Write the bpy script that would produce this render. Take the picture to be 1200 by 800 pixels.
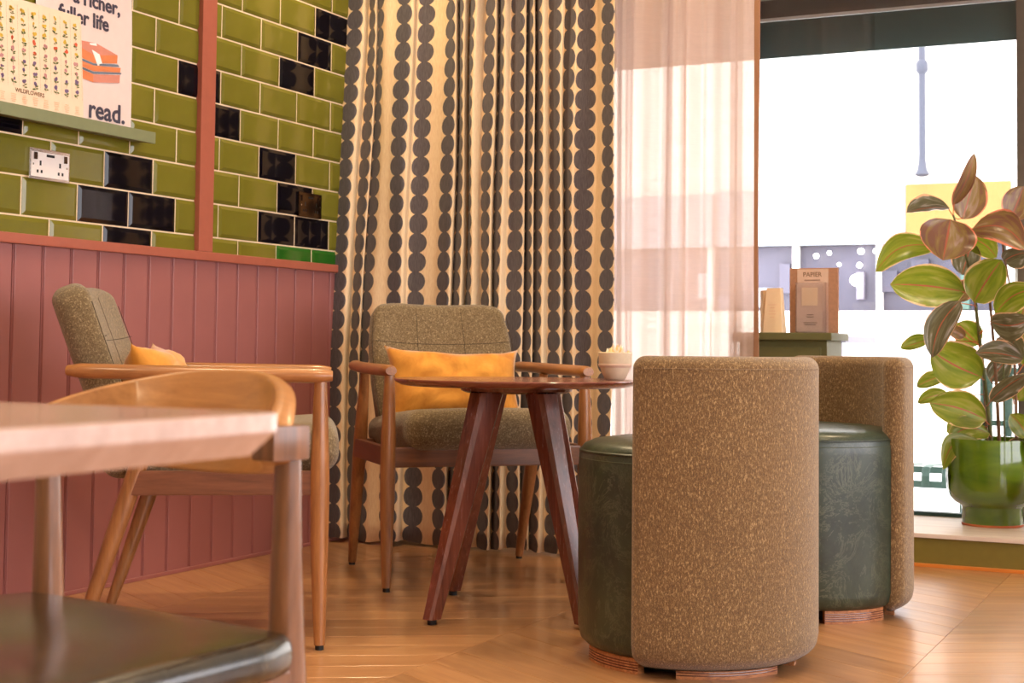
import bpy, bmesh, math, random
from mathutils import Vector, Matrix
random.seed(7)
for o in list(bpy.data.objects): bpy.data.objects.remove(o)
S = bpy.context.scene
COL = S.collection
PI = math.pi

# ------------------------------------------------------------------ camera
YAW, PITCH, ROLL, CAMH = .4536, .0470, .0105, .7476
F_PX, CY = 1745.35, 324.82
cam = bpy.data.cameras.new('camera'); cam_o = bpy.data.objects.new('camera', cam); COL.objects.link(cam_o)
fw = Vector((-math.sin(YAW)*math.cos(PITCH), math.cos(YAW)*math.cos(PITCH), math.sin(PITCH)))
rt = Vector((math.cos(YAW), math.sin(YAW), 0)); up = rt.cross(fw)
r2 = rt*math.cos(ROLL)+up*math.sin(ROLL); u2 = r2.cross(fw)
cam_o.matrix_world = Matrix(((r2.x, u2.x, -fw.x, 0), (r2.y, u2.y, -fw.y, 0), (r2.z, u2.z, -fw.z, CAMH), (0, 0, 0, 1)))
cam.sensor_width = 36; cam.lens = F_PX/1200*36; cam.shift_y = (400-CY)/1200*-1
cam.dof.use_dof = True; cam.dof.focus_distance = 3.7; cam.dof.aperture_fstop = 9
cam.clip_start = .05
S.camera = cam_o

# ------------------------------------------------------------------ world, light, exposure
W = bpy.data.worlds.new('world'); S.world = W; W.use_nodes = True
bg = W.node_tree.nodes['Background']; bg.inputs[0].default_value = (.98, .95, 1, 1); bg.inputs[1].default_value = 6.5
S.view_settings.view_transform = 'Standard'; S.view_settings.look = 'None'
S.view_settings.exposure = 0.02; S.view_settings.gamma = 1; S.view_settings.use_curve_mapping = False
DOWNLIGHT_W = 76.0
DOWNLIGHT_COL = (1, .76, .46)

# ------------------------------------------------------------------ materials
MATS = {}
def lin(c):
    return tuple((x/12.92 if x <= .04045 else ((x+.055)/1.055)**2.4) for x in [v/255 for v in c]) + (1,)
class NT:
    def __init__(s, name):
        s.m = bpy.data.materials.new(name); s.m.use_nodes = True; s.t = s.m.node_tree
        s.b = s.t.nodes['Principled BSDF']; s.out = s.t.nodes['Material Output']
    def n(s, kind, **kw):
        x = s.t.nodes.new('ShaderNode'+kind)
        for k, v in kw.items():
            if k.startswith('i_'): x.inputs[k[2:].replace('_', ' ')].default_value = v
            else: setattr(x, k, v)
        return x
    def l(s, a, b): s.t.links.new(a, b)
    def val(s, op, a, b=None, c=None):
        x = s.n('Math', operation=op)
        for i, v in enumerate((a, b, c)):
            if v is None: continue
            if isinstance(v, (int, float)): x.inputs[i].default_value = v
            else: s.l(v, x.inputs[i])
        return x.outputs[0]
    def coords(s, scale=(1, 1, 1), which='Object', rot=(0, 0, 0)):
        tc = s.n('TexCoord'); mp = s.n('Mapping'); mp.inputs['Scale'].default_value = scale; mp.inputs['Rotation'].default_value = rot
        s.l(tc.outputs[which], mp.inputs['Vector']); return mp.outputs[0]
    def noise(s, vec, scale, detail=3, rough=.55, dist=0):
        x = s.n('TexNoise'); x.inputs['Scale'].default_value = scale; x.inputs['Detail'].default_value = detail
        x.inputs['Roughness'].default_value = rough; x.inputs['Distortion'].default_value = dist
        s.l(vec, x.inputs['Vector']); return x.outputs['Fac']
    def ramp(s, fac, stops):
        x = s.n('ValToRGB'); e = x.color_ramp.elements
        while len(e) < len(stops): e.new(.5)
        for i, (p, c) in enumerate(stops): e[i].position = p; e[i].color = c
        s.l(fac, x.inputs[0]); return x.outputs[0]
    def mix(s, fac, a, b, mode='MIX'):
        x = s.n('Mix', data_type='RGBA', blend_type=mode)
        for i, v in ((0, fac), (6, a), (7, b)):
            if hasattr(v, 'node'): s.l(v, x.inputs[i])
            else: x.inputs[i].default_value = v
        return x.outputs[2]
    def bump(s, h, strength=.3, dist=.002):
        x = s.n('Bump'); x.inputs['Strength'].default_value = strength; x.inputs['Distance'].default_value = dist
        s.l(h, x.inputs['Height']); s.l(x.outputs[0], s.b.inputs['Normal'])
    def set(s, **kw):
        for k, v in kw.items(): s.b.inputs[k.replace('_', ' ')].default_value = v
        return s
def plain(name, rgb, rough=.5, metal=0, var=.06, scale=30, coat=0, bump=0):
    t = NT(name); c = lin(rgb)
    f = t.noise(t.coords(), scale, 3)
    lo = tuple(x*(1-var) for x in c[:3])+(1,); hi = tuple(min(1, x*(1+var)) for x in c[:3])+(1,)
    t.l(t.ramp(f, [(.3, lo), (.7, hi)]), t.b.inputs['Base Color'])
    t.set(Roughness=rough, Metallic=metal, Coat_Weight=coat, Coat_Roughness=.08)
    if bump: t.bump(f, bump, .001)
    if name == 'tile_black': t.b.inputs['Specular IOR Level'].default_value = .35
    MATS[name] = t.m; return t.m
def wood(name, dark, light, along='z', rough=.35, coat=.15, fine=1.0, rnd=.25, contrast=1.0):
    t = NT(name)
    a = {'x': (1.2, 14, 14), 'y': (14, 1.2, 14), 'z': (14, 14, 1.2)}[along]
    tc = t.n('TexCoord'); oi = t.n('ObjectInfo')
    ad = t.n('VectorMath', operation='MULTIPLY_ADD'); ad.inputs[1].default_value = (1, 1, 1)
    sc = t.n('VectorMath', operation='SCALE'); cx = t.n('CombineXYZ')
    for i in range(3): t.l(oi.outputs['Random'], cx.inputs[i])
    t.l(cx.outputs[0], sc.inputs[0]); sc.inputs['Scale'].default_value = 37.
    t.l(tc.outputs['Object'], ad.inputs[0]); t.l(sc.outputs[0], ad.inputs[2])
    mp = t.n('Mapping'); mp.inputs['Scale'].default_value = tuple(x*fine for x in a); t.l(ad.outputs[0], mp.inputs[0])
    n1 = t.noise(mp.outputs[0], 1.6, 6, .6, 1.2); n2 = t.noise(mp.outputs[0], 9, 4, .7, .3)
    f = t.val('ADD', t.val('MULTIPLY', n1, .65), t.val('MULTIPLY', n2, .35))
    d, l = lin(dark), lin(light)
    c = t.ramp(f, [(.5-.17/contrast, d), (.5+.15/contrast, l)])
    v = t.val('MULTIPLY_ADD', oi.outputs['Random'], rnd, 1-rnd/2)
    hs = t.n('HueSaturation'); t.l(c, hs.inputs['Color']); t.l(v, hs.inputs['Value'])
    t.l(hs.outputs[0], t.b.inputs['Base Color'])
    t.l(t.val('MULTIPLY_ADD', n2, .15, rough-.07), t.b.inputs['Roughness'])
    t.set(Coat_Weight=coat, Coat_Roughness=.15); t.bump(n2, .08, .0006)
    MATS[name] = t.m; return t.m
def tweed(name, dark, mid, fleck, stretch=(1, 1, .35), scale=330):
    t = NT(name); v = t.coords(stretch)
    a = t.noise(v, scale, 2, .7); b = t.noise(v, scale*.45, 3, .7); big = t.noise(t.coords(), 8, 2)
    c = t.ramp(a, [(.36, lin(dark)), (.52, lin(mid)), (.6, lin(mid)), (.68, lin(fleck))])
    c2 = t.ramp(b, [(.35, lin(dark)), (.55, lin(mid)), (.66, lin(fleck))])
    c3 = t.mix(.5, c, c2)
    c4 = t.mix(t.val('MULTIPLY', big, .35), c3, lin(dark))
    t.l(c4, t.b.inputs['Base Color']); t.set(Roughness=.95, Sheen_Weight=.3, Sheen_Roughness=.5)
    t.bump(t.val('ADD', a, b), .7, .0025); MATS[name] = t.m; return t.m
def leather(name, dark, mid, vein, rough=.34):
    t = NT(name); v = t.coords()
    n = t.noise(v, 6, 6, .7, 1.2); r = t.noise(v, 9, 6, .8, .8)
    rid = t.val('ABSOLUTE', t.val('SUBTRACT', r, .5)); rl = t.ramp(rid, [(0, (1, 1, 1, 1)), (.028, (0, 0, 0, 1))])
    c = t.ramp(n, [(.3, lin(dark)), (.7, lin(mid))])
    msk = t.val('MULTIPLY', rl, t.ramp(t.noise(v, 3, 2), [(.35, (.06, .06, .06, 1)), (.65, (.45, .45, .45, 1))]))
    t.l(t.mix(msk, c, lin(vein)), t.b.inputs['Base Color'])
    t.l(t.val('MULTIPLY_ADD', n, .2, rough-.1), t.b.inputs['Roughness'])
    t.set(Coat_Weight=.2, Coat_Roughness=.25)
    t.bump(t.val('ADD', t.val('MULTIPLY', n, 2.), t.noise(v, 160, 2)), .15, .0015); MATS[name] = t.m; return t.m
def glow(name, rgb, strength):
    t = NT(name); t.set(Emission_Strength=strength); t.b.inputs['Emission Color'].default_value = lin(rgb)
    t.b.inputs['Base Color'].default_value = lin(rgb); MATS[name] = t.m; return t.m

M = MATS
plain('mauve_paint', (160, 99, 94), .38, var=.04, scale=6, bump=.05)
plain('red_brown_paint', (172, 96, 76), .35, var=.04)
plain('cream_grout', (238, 214, 180), .9, var=.05, scale=60)
plain('wall_plaster', (186, 180, 158), .8, var=.03)
plain('ceiling_white', (216, 214, 200), .9, var=.02)
plain('tile_green', (116, 111, 36), .06, var=.05, scale=9)
plain('tile_bright_green', (40, 98, 26), .06, var=.08, scale=9)
plain('tile_black', (12, 9, 18), .05, var=.1, scale=9)
plain('sage_paint', (128, 134, 98), .4, var=.04)
plain('olive_paint', (112, 98, 38), .45, var=.04)
plain('cabinet_green', (96, 92, 52), .5, var=.05)
plain('dark_green_paint', (40, 72, 74), .5, var=.08)
plain('dark_floor_gap', (52, 26, 12), .9)
plain('black_rubber', (14, 12, 12), .6)
plain('chrome', (225, 220, 215), .15, metal=1, var=.02)
plain('dark_chrome', (96, 78, 66), .14, metal=1, var=.04)
plain('white_plastic', (240, 232, 228), .35, var=.01)
plain('black_plastic', (18, 16, 18), .4)
plain('cream_paper', (240, 212, 184), .7, var=.02)
plain('white_paper', (234, 212, 206), .45, var=.02)
plain('ink_dark', (66, 60, 78), .6)
plain('ink_brown', (128, 96, 70), .7)
plain('ink_peach', (238, 190, 150), .7)
plain('ink_orange', (222, 130, 80), .6); plain('ink_salmon', (214, 138, 118), .6); plain('ink_teal', (110, 122, 138), .6)
plain('ink_white', (252, 248, 246), .5)
plain('petal_yellow', (222, 184, 70), .7); plain('petal_red', (222, 96, 62), .7); plain('petal_pink', (198, 140, 140), .7)
plain('petal_violet', (122, 100, 136), .7); plain('petal_green', (104, 118, 62), .7)
plain('seam_thread', (58, 46, 30), .9); plain('leather_stitch', (74, 84, 62), .6)
plain('kraft', (172, 126, 96), .8, var=.12, scale=90); plain('kraft_pale', (212, 180, 158), .8, var=.05)
plain('cream_card', (244, 214, 172), .8, var=.03)
plain('soil', (96, 52, 36), .95, var=.3, scale=80, bump=.6)
plain('terracotta', (188, 98, 52), .7, var=.1); plain('pink_speckle', (206, 160, 132), .7, var=.25, scale=120)
plain('stem_brown', (122, 88, 60), .7, var=.2, scale=90); plain('stem_green', (92, 92, 44), .6, var=.15, scale=90)
plain('stone_bowl', (214, 192, 164), .75, var=.08, scale=25, bump=.2)
plain('dried_petal', (246, 214, 150), .8, var=.12, scale=60)
plain('bright_petal', (250, 240, 222), .8, var=.05)
plain('pavement', (236, 234, 232), .9, var=.02, scale=2)
plain('facade_white', (244, 240, 232), .9, var=.03, scale=3)
plain('facade_yellow', (152, 116, 62), .8); plain('facade_blue', (170, 178, 188), .6)
plain('shop_dark', (66, 64, 80), .4, var=.25, scale=1.2); plain('shop_mid', (90, 88, 104), .4, var=.2, scale=1.5)
plain('pipe_grey', (66, 70, 84), .5); plain('garden_green', (74, 102, 92), .5, var=.1)
plain('pale_stone', (124, 120, 134), .6); plain('head_grey', (104, 94, 90), .6); plain('white_strip', (228, 222, 218), .5)
plain('coral_print', (214, 92, 88), .6)
plain('frame_grey', (96, 86, 74), .5, var=.06)
wood('chair_wood', (118, 72, 38), (176, 118, 68), 'z', .32, .25)
wood('arm_wood', (130, 80, 44), (186, 124, 72), 'y', .3, .3)
wood('rail_wood', (96, 58, 36), (144, 92, 56), 'x', .35, .2)
wood('side_rail_wood', (84, 46, 30), (126, 76, 50), 'y', .38, .1)
wood('table_wood', (74, 36, 26), (128, 68, 50), 'z', .25, .5)
wood('table_top_wood', (86, 42, 34), (134, 74, 58), 'x', .22, .5)
wood('dining_wood', (170, 138, 124), (198, 168, 154), 'x', .24, .6, rnd=.05, fine=.6)
wood('ply_wood', (146, 92, 48), (190, 132, 76), 'x', .36, .15, fine=.7)
wood('post_wood', (80, 48, 28), (138, 90, 56), 'z', .3, .3)
wood('base_ply', (120, 64, 32), (206, 136, 82), 'x', .5, .1, fine=3)
wood('plank_wood', (150, 100, 62), (194, 146, 100), 'x', .33, .45, fine=.8, rnd=.3, contrast=.85)
wood('sill_wood', (190, 170, 158), (220, 204, 190), 'x', .4, .1, fine=.4)
wood('strip_wood', (172, 92, 30), (206, 124, 50), 'x', .4, .1)
tweed('tweed_olive', (80, 62, 40), (128, 107, 73), (214, 192, 152), (1, 1, 1), 420)
tweed('tweed_gold', (82, 58, 34), (126, 95, 56), (224, 188, 134), (1, 1, .42), 620)
leather('leather_green', (22, 34, 26), (52, 64, 48), (120, 124, 100))
leather('leather_dark', (14, 12, 9), (44, 36, 24), (110, 92, 62), .2); M['leather_dark'].node_tree.nodes['Principled BSDF'].inputs['Coat Weight'].default_value = .6

def velvet():
    t = NT('mustard_velvet'); f = t.noise(t.coords(), 14, 4, .6, .5)
    t.l(t.ramp(f, [(.3, lin((186, 116, 28))), (.7, lin((222, 154, 56)))]), t.b.inputs['Base Color'])
    t.set(Roughness=.85, Sheen_Weight=.5, Sheen_Roughness=.4); t.bump(f, .4, .006); M['mustard_velvet'] = t.m
velvet()

def curtain_mats():
    t = NT('scallop_print'); uv = t.n('UVMap'); sp = t.n('SeparateXYZ'); t.l(uv.outputs[0], sp.inputs[0])
    PX, PY = CUR_PITCH, .0735
    fx = t.val('SUBTRACT', t.val('MULTIPLY', t.val('FRACT', t.val('DIVIDE', sp.outputs[0], PX)), PX), PX/2)
    fy = t.val('SUBTRACT', t.val('MULTIPLY', t.val('FRACT', t.val('DIVIDE', sp.outputs[1], PY)), PY), PY/2)
    r = t.val('SQRT', t.val('ADD', t.val('MULTIPLY', fx, fx), t.val('MULTIPLY', t.val('MULTIPLY', fy, fy), 1.0)))
    mask = t.val('LESS_THAN', r, .0388)
    weave = t.noise(t.coords((300, 300, 40)), 1, 2)
    dk = t.ramp(weave, [(.3, lin((80, 75, 82))), (.7, lin((104, 97, 102)))])
    lt = t.ramp(weave, [(.3, lin((236, 202, 158))), (.7, lin((250, 222, 182)))])
    t.l(t.mix(mask, lt, dk), t.b.inputs['Base Color']); t.set(Roughness=.85, Sheen_Weight=.15)
    t.bump(weave, .15, .001); M['scallop_print'] = t.m
    s = NT('sheer_cloth'); s.t.nodes.remove(s.b)
    wv = s.noise(s.coords((30, 30, 260)), 1, 3, .6); wv2 = s.noise(s.coords((2, 2, 60)), 1, 3, .6)
    tr = s.n('BsdfTransparent'); tr.inputs[0].default_value = (1, .95, .91, 1)
    tl = s.n('BsdfTranslucent'); tl.inputs[0].default_value = lin((214, 190, 178))
    df = s.n('BsdfDiffuse'); df.inputs[0].default_value = lin((224, 190, 170))
    m1 = s.n('MixShader'); m1.inputs[0].default_value = .45; s.l(tl.outputs[0], m1.inputs[1]); s.l(df.outputs[0], m1.inputs[2])
    m2 = s.n('MixShader'); lw = s.n('LayerWeight'); lw.inputs[0].default_value = .5
    fac = s.val('MINIMUM', s.val('ADD', s.val('ADD', s.val('MULTIPLY', wv, .10), s.val('MULTIPLY_ADD', wv2, .10, .74)), s.val('MULTIPLY', lw.outputs['Facing'], .22)), .985)
    s.l(fac, m2.inputs[0]); s.l(tr.outputs[0], m2.inputs[1]); s.l(m1.outputs[0], m2.inputs[2]); s.l(m2.outputs[0], s.out.inputs[0])
    M['sheer_cloth'] = s.m
    h = NT('hem_cloth'); h.t.nodes.remove(h.b)
    a = h.n('BsdfTranslucent'); a.inputs[0].default_value = lin((190, 146, 116)); b = h.n('BsdfDiffuse'); b.inputs[0].default_value = lin((200, 158, 128))
    m = h.n('MixShader'); h.l(a.outputs[0], m.inputs[1]); h.l(b.outputs[0], m.inputs[2]); h.l(m.outputs[0], h.out.inputs[0]); M['hem_cloth'] = h.m
CUR_PITCH = .128
curtain_mats()
def glass_mat():
    t = NT('window_glass'); t.t.nodes.remove(t.b)
    tr = t.n('BsdfTransparent'); tr.inputs[0].default_value = (.97, .98, .98, 1); g = t.n('BsdfGlossy'); g.inputs['Roughness'].default_value = .01
    fr = t.n('Fresnel'); fr.inputs[0].default_value = 1.45; m = t.n('MixShader')
    t.l(fr.outputs[0], m.inputs[0]); t.l(tr.outputs[0], m.inputs[1]); t.l(g.outputs[0], m.inputs[2]); t.l(m.outputs[0], t.out.inputs[0]); M['window_glass'] = t.m
    t = NT('acrylic'); t.t.nodes.remove(t.b)
    tr = t.n('BsdfTransparent'); tr.inputs[0].default_value = (.95, .93, .95, 1); g = t.n('BsdfGlossy'); g.inputs['Roughness'].default_value = .08
    m = t.n('MixShader'); m.inputs[0].default_value = .12
    t.l(tr.outputs[0], m.inputs[1]); t.l(g.outputs[0], m.inputs[2]); t.l(m.outputs[0], t.out.inputs[0]); M['acrylic'] = t.m
glass_mat()
def pot_mat():
    t = NT('green_glaze'); f = t.noise(t.coords((1, 1, 3)), 5, 3, .5, .6)
    t.l(t.ramp(f, [(.3, lin((66, 96, 18))), (.7, lin((98, 122, 24)))]), t.b.inputs['Base Color'])
    t.set(Roughness=.12, Coat_Weight=.7, Coat_Roughness=.04); M['green_glaze'] = t.m
pot_mat()
def leaf_mat(name, a, b, edge, under):
    t = NT(name); uv = t.n('UVMap'); sp = t.n('SeparateXYZ'); t.l(uv.outputs[0], sp.inputs[0])
    oi = t.n('ObjectInfo'); cb = t.n('CombineXYZ'); 
    mp = t.n('Mapping'); mp.inputs['Scale'].default_value = (2.2, 1.1, 1); t.l(uv.outputs[0], mp.inputs[0])
    for i in range(3): t.l(t.val('MULTIPLY', oi.outputs['Random'], 20), cb.inputs[i])
    t.l(cb.outputs[0], mp.inputs['Location'])
    f = t.noise(mp.outputs[0], 1.6, 3, .5, .8)
    base = t.ramp(f, [(.38, lin(a)), (.58, lin(b)), (.75, lin(under))])
    # uv.x runs -1..1 across the leaf: pale rim and reddish midrib
    ax = t.val('ABSOLUTE', sp.outputs[0]); rim = t.val('GREATER_THAN', t.val('ADD', ax, t.val('MULTIPLY', t.val('SUBTRACT', f, .5), .5)), .94)
    rib = t.val('LESS_THAN', ax, .035)
    c = t.mix(rim, base, lin(edge)); c = t.mix(rib, c, lin((168, 84, 58)))
    t.l(c, t.b.inputs['Base Color']); t.set(Roughness=.28, Coat_Weight=.3, Coat_Roughness=.2)
    tl = t.n('BsdfTranslucent'); t.l(c, tl.inputs[0]); m = t.n('MixShader'); m.inputs[0].default_value = .45
    t.l(t.b.outputs[0], m.inputs[1]); t.l(tl.outputs[0], m.inputs[2]); t.l(m.outputs[0], t.out.inputs[0]); M[name] = t.m
leaf_mat('leaf_green', (108, 122, 24), (134, 138, 38), (226, 186, 136), (160, 150, 82))
leaf_mat('leaf_bronze', (122, 80, 60), (138, 110, 58), (232, 138, 108), (166, 134, 120))
leaf_mat('leaf_dark', (88, 80, 52), (112, 104, 76), (224, 172, 132), (186, 174, 168))
lamp_mat = glow('lamp_glow', (255, 214, 160), 12)
bokeh_mat = glow('shop_lamp_glow', (255, 250, 240), 14)

# ------------------------------------------------------------------ mesh helpers
def obj(name, bm, mat=None, parent=None, smooth=False, loc=None, rot=None):
    if isinstance(bm, bmesh.types.BMesh):
        me = bpy.data.meshes.new(name); bm.normal_update(); bm.to_mesh(me); bm.free()
        if smooth:
            for p in me.polygons: p.use_smooth = True
            if smooth != 'all':
                try: me.set_sharp_from_angle(angle=math.radians(40))
                except Exception: pass
        if mat: me.materials.append(M[mat] if isinstance(mat, str) else mat)
    else: me = bm
    o = bpy.data.objects.new(name, me); COL.objects.link(o)
    if parent: o.parent = parent
    if loc is not None: o.location = loc
    if rot is not None: o.rotation_euler = rot
    return o
def tag(o, label=None, cat=None, group=None, kind=None):
    if label: o['label'] = label
    if cat: o['category'] = cat
    if group: o['group'] = group
    if kind: o['kind'] = kind
    return o
def thing(name, label, cat, loc=(0, 0, 0), rz=0, group=None):
    o = bpy.data.objects.new(name, None); COL.objects.link(o); o.empty_display_size = .05
    o.location = loc; o.rotation_euler = (0, 0, rz); return tag(o, label, cat, group)
def struct(name, bm, mat, label=None, **k):
    o = obj(name, bm, mat, **k); return tag(o, label, None, None, 'structure')
def B(): return bmesh.new()
def box(bm, x0, x1, y0, y1, z0, z1, bev=0, mtx=None):
    vs = [bm.verts.new((x, y, z)) for z in (z0, z1) for y in (y0, y1) for x in (x0, x1)]
    fs = [(0, 2, 3, 1), (4, 5, 7, 6), (0, 1, 5, 4), (2, 6, 7, 3), (0, 4, 6, 2), (1, 3, 7, 5)]
    ff = [bm.faces.new([vs[i] for i in f]) for f in fs]
    if bev:
        es = list({e for f in ff for e in f.edges})
        r = bmesh.ops.bevel(bm, geom=es, offset=bev, segments=2, affect='EDGES', profile=.7)
        vs = list({v for v in r['verts']} | {v for v in vs if v.is_valid})
    if mtx is not None:
        for v in vs: v.co = mtx @ v.co
    return bm
def tube(bm, pts, radii, n=16, flat=(1, 1), caps=True, upv=None):
    pts = [Vector(p) for p in pts]
    if not hasattr(radii, '__len__'): radii = [radii]*len(pts)
    rings = []; prev = Vector(upv) if upv else None
    for i, p in enumerate(pts):
        t = (pts[min(i+1, len(pts)-1)]-pts[max(i-1, 0)]).normalized()
        if prev is None: prev = Vector((0, 0, 1)) if abs(t.z) < .9 else Vector((1, 0, 0))
        a = prev-t*prev.dot(t); a.normalize(); b = t.cross(a); prev = a if not upv else Vector(upv)
        rings.append([bm.verts.new(p+(a*math.cos(2*PI*k/n)*flat[0]+b*math.sin(2*PI*k/n)*flat[1])*radii[i]) for k in range(n)])
    for r, s in zip(rings, rings[1:]):
        for k in range(n): bm.faces.new((r[k], r[(k+1) % n], s[(k+1) % n], s[k]))
    if caps: bm.faces.new(rings[0][::-1]); bm.faces.new(rings[-1])
    return bm
def lathe(bm, prof, n=48, c=(0, 0), a0=0, a1=2*PI):
    full = abs(a1-a0-2*PI) < 1e-6; m = n if full else n+1
    rings = []
    for r, z in prof:
        if r < 1e-6: rings.append([bm.verts.new((c[0], c[1], z))]); continue
        rings.append([bm.verts.new((c[0]+r*math.cos(a0+(a1-a0)*k/n), c[1]+r*math.sin(a0+(a1-a0)*k/n), z)) for k in range(m)])
    for r, s in zip(rings, rings[1:]):
        for k in range(n):
            j = (k+1) % m
            if len(r) == 1 and len(s) == 1: continue
            if len(r) == 1: bm.faces.new((r[0], s[j], s[k]))
            elif len(s) == 1: bm.faces.new((r[k], r[j], s[0]))
            else: bm.faces.new((r[k], r[j], s[j], s[k]))
    return bm
def rbox(sx, sy, sz, r, inner=6, seg=4, fn=None, r3=None):
    """box of half-sizes with rounded edges, shaped by fn"""
    bm = B(); h = (sx, sy, sz)
    def grid(H):
        c = [H-r+r*math.tan(PI/4*k/seg) for k in range(1, seg+1)]
        mid = [-(H-r)+2*(H-r)*k/inner for k in range(inner+1)]
        return [-x for x in reversed(c)]+mid+c
    gs = [grid(H) for H in h]; cache = {}
    def vert(p):
        key = tuple(round(x, 6) for x in p)
        if key in cache: return cache[key]
        q = Vector(p); c = Vector([max(-(H-r), min(H-r, x)) for x, H in zip(q, h)]); d = q-c
        s = c+d.normalized()*r if d.length > 1e-9 else q
        if fn: s = Vector(fn(s))
        cache[key] = v = bm.verts.new(s); return v
    for ax in range(3):
        u, v = (ax+1) % 3, (ax+2) % 3
        for sg in (-1, 1):
            for i in range(len(gs[u])-1):
                for j in range(len(gs[v])-1):
                    q = []
                    for a, b in ((i, j), (i+1, j), (i+1, j+1), (i, j+1)):
                        p = [0, 0, 0]; p[ax] = sg*h[ax]; p[u] = gs[u][a]; p[v] = gs[v][b]; q.append(vert(p))
                    if sg < 0: q = q[::-1]
                    try: bm.faces.new(q)
                    except ValueError: pass
    return bm
def bez(p0, p1, p2, p3, n):
    P = [Vector(p) for p in (p0, p1, p2, p3)]
    return [P[0]*(1-t)**3+P[1]*3*t*(1-t)**2+P[2]*3*t*t*(1-t)+P[3]*t**3 for t in [k/n for k in range(n+1)]]
def copy_tree(o, parent=None):
    c = o.copy(); COL.objects.link(c); c.parent = parent
    for ch in list(o.children): copy_tree(ch, c)
    return c
def text_bm(s, size, bold=0, align='LEFT', mtx=None, name='t'):
    cu = bpy.data.curves.new(name, 'FONT'); cu.body = s; cu.size = size; cu.align_x = align; cu.offset = bold; cu.resolution_u = 3
    to = bpy.data.objects.new(name, cu); COL.objects.link(to)
    me = bpy.data.meshes.new_from_object(to); bpy.data.objects.remove(to)
    bm = B(); bm.from_mesh(me); bpy.data.meshes.remove(me)
    if mtx is not None: bm.transform(mtx)
    return bm
def on_left_wall(x, y, z): # text/print frame: local x -> +Y, local y -> +Z, faces +X
    return Matrix(((0, 0, 1, x), (1, 0, 0, y), (0, 1, 0, z), (0, 0, 0, 1)))
def on_far_wall(x, y, z):  # local x -> +X, local y -> +Z, faces -Y
    return Matrix(((1, 0, 0, x), (0, 0, -1, y), (0, 1, 0, z), (0, 0, 0, 1)))

# ------------------------------------------------------------------ setting: shell
XL, XR, YB, YF, YG, ZC = -3.143, 3.1, -2.6, 5.34, 5.93, 2.9
U = .115
bm = B(); box(bm, XL-.2, XL, YB-.2, 6.1, -.1, ZC); wall_left = struct('wall_left', bm, 'wall_plaster')
bm = B(); box(bm, XL, -2.5, YF, 6.0, -.1, ZC); box(bm, -2.5, XR, YF+.3, 6.0, 2.2, ZC)
struct('wall_far', bm, 'wall_plaster')
bm = B(); box(bm, XL, XR, YB-.2, YB, -.1, ZC); struct('wall_back', bm, 'wall_plaster')
bm = B(); box(bm, XR, XR+.2, YB-.2, 6.0, -.1, .45); box(bm, XR, XR+.2, YB-.2, 6.0, 2.45, ZC)
for a, b in ((-2.8, -2.0), (.5, .7), (2.9, 3.1), (5.2, 6.0)): box(bm, XR, XR+.2, a, b, .45, 2.45)
struct('wall_right', bm, 'wall_plaster')
bm = B(); box(bm, XL-.2, XR+.2, YB-.2, 6.1, ZC, ZC+.1); struct('ceiling', bm, 'ceiling_white')
bm = B(); box(bm, XL, XR, YB, 6.0, -.1, -.011); floor = struct('floor', bm, 'dark_floor_gap')

# chevron plank floor: 1.03 m bands whose spines run along Y, planks alternately slanted
BAND, ANG, PIT = 1.03, math.radians(31), .14
def plank_mesh(s):
    wx = BAND/2-.0007; hy = PIT/2-.0006; bm = B(); k = math.tan(ANG)*s
    R = Matrix.Rotation(-s*ANG, 3, 'Z')
    def ring(ix, iy, z): return [bm.verts.new(R @ Vector((x, x*k+y, z))) for x, y in ((-wx+ix, -hy+iy), (wx-ix, -hy+iy), (wx-ix, hy-iy), (-wx+ix, hy-iy))]
    a = ring(0, 0, -.011); b = ring(0, 0, -.0003); c = ring(.0008, .0008, 0)
    for p, q in ((a, b), (b, c)):
        for i in range(4): bm.faces.new((p[i], p[(i+1) % 4], q[(i+1) % 4], q[i]))
    bm.faces.new(c); me = bpy.data.meshes.new('plank'); bm.to_mesh(me); bm.free(); me.materials.append(M['plank_wood']); return me
pm = {1: plank_mesh(1), -1: plank_mesh(-1)}
far_bm = B(); K = 0
for i in range(-3, 4):
    xc = -.70+BAND*(i+.5); s = 1 if i % 2 == 0 else -1
    for j in range(-22, 42):
        yc = j*PIT+.05*(i % 3)
        ylo, yhi = yc-BAND/2*math.tan(ANG), yc+BAND/2*math.tan(ANG)
        if yc > 5.72 or ylo < YB-.3: continue
        vis = -3 <= i <= 0 and yc > 1.0
        if vis:
            o = obj('plank', pm[s], None, floor, loc=(xc, yc, 0), rot=(0, 0, s*ANG)); K += 1
        else:
            t = far_bm.verts.__len__(); m_ = pm[s].copy(); m_.transform(Matrix.Translation((xc, yc, 0)) @ Matrix.Rotation(s*ANG, 4, 'Z'))
            far_bm.from_mesh(m_); bpy.data.meshes.remove(m_)
tag(obj('plank_field', far_bm, 'plank_wood', floor), kind='stuff')

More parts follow.
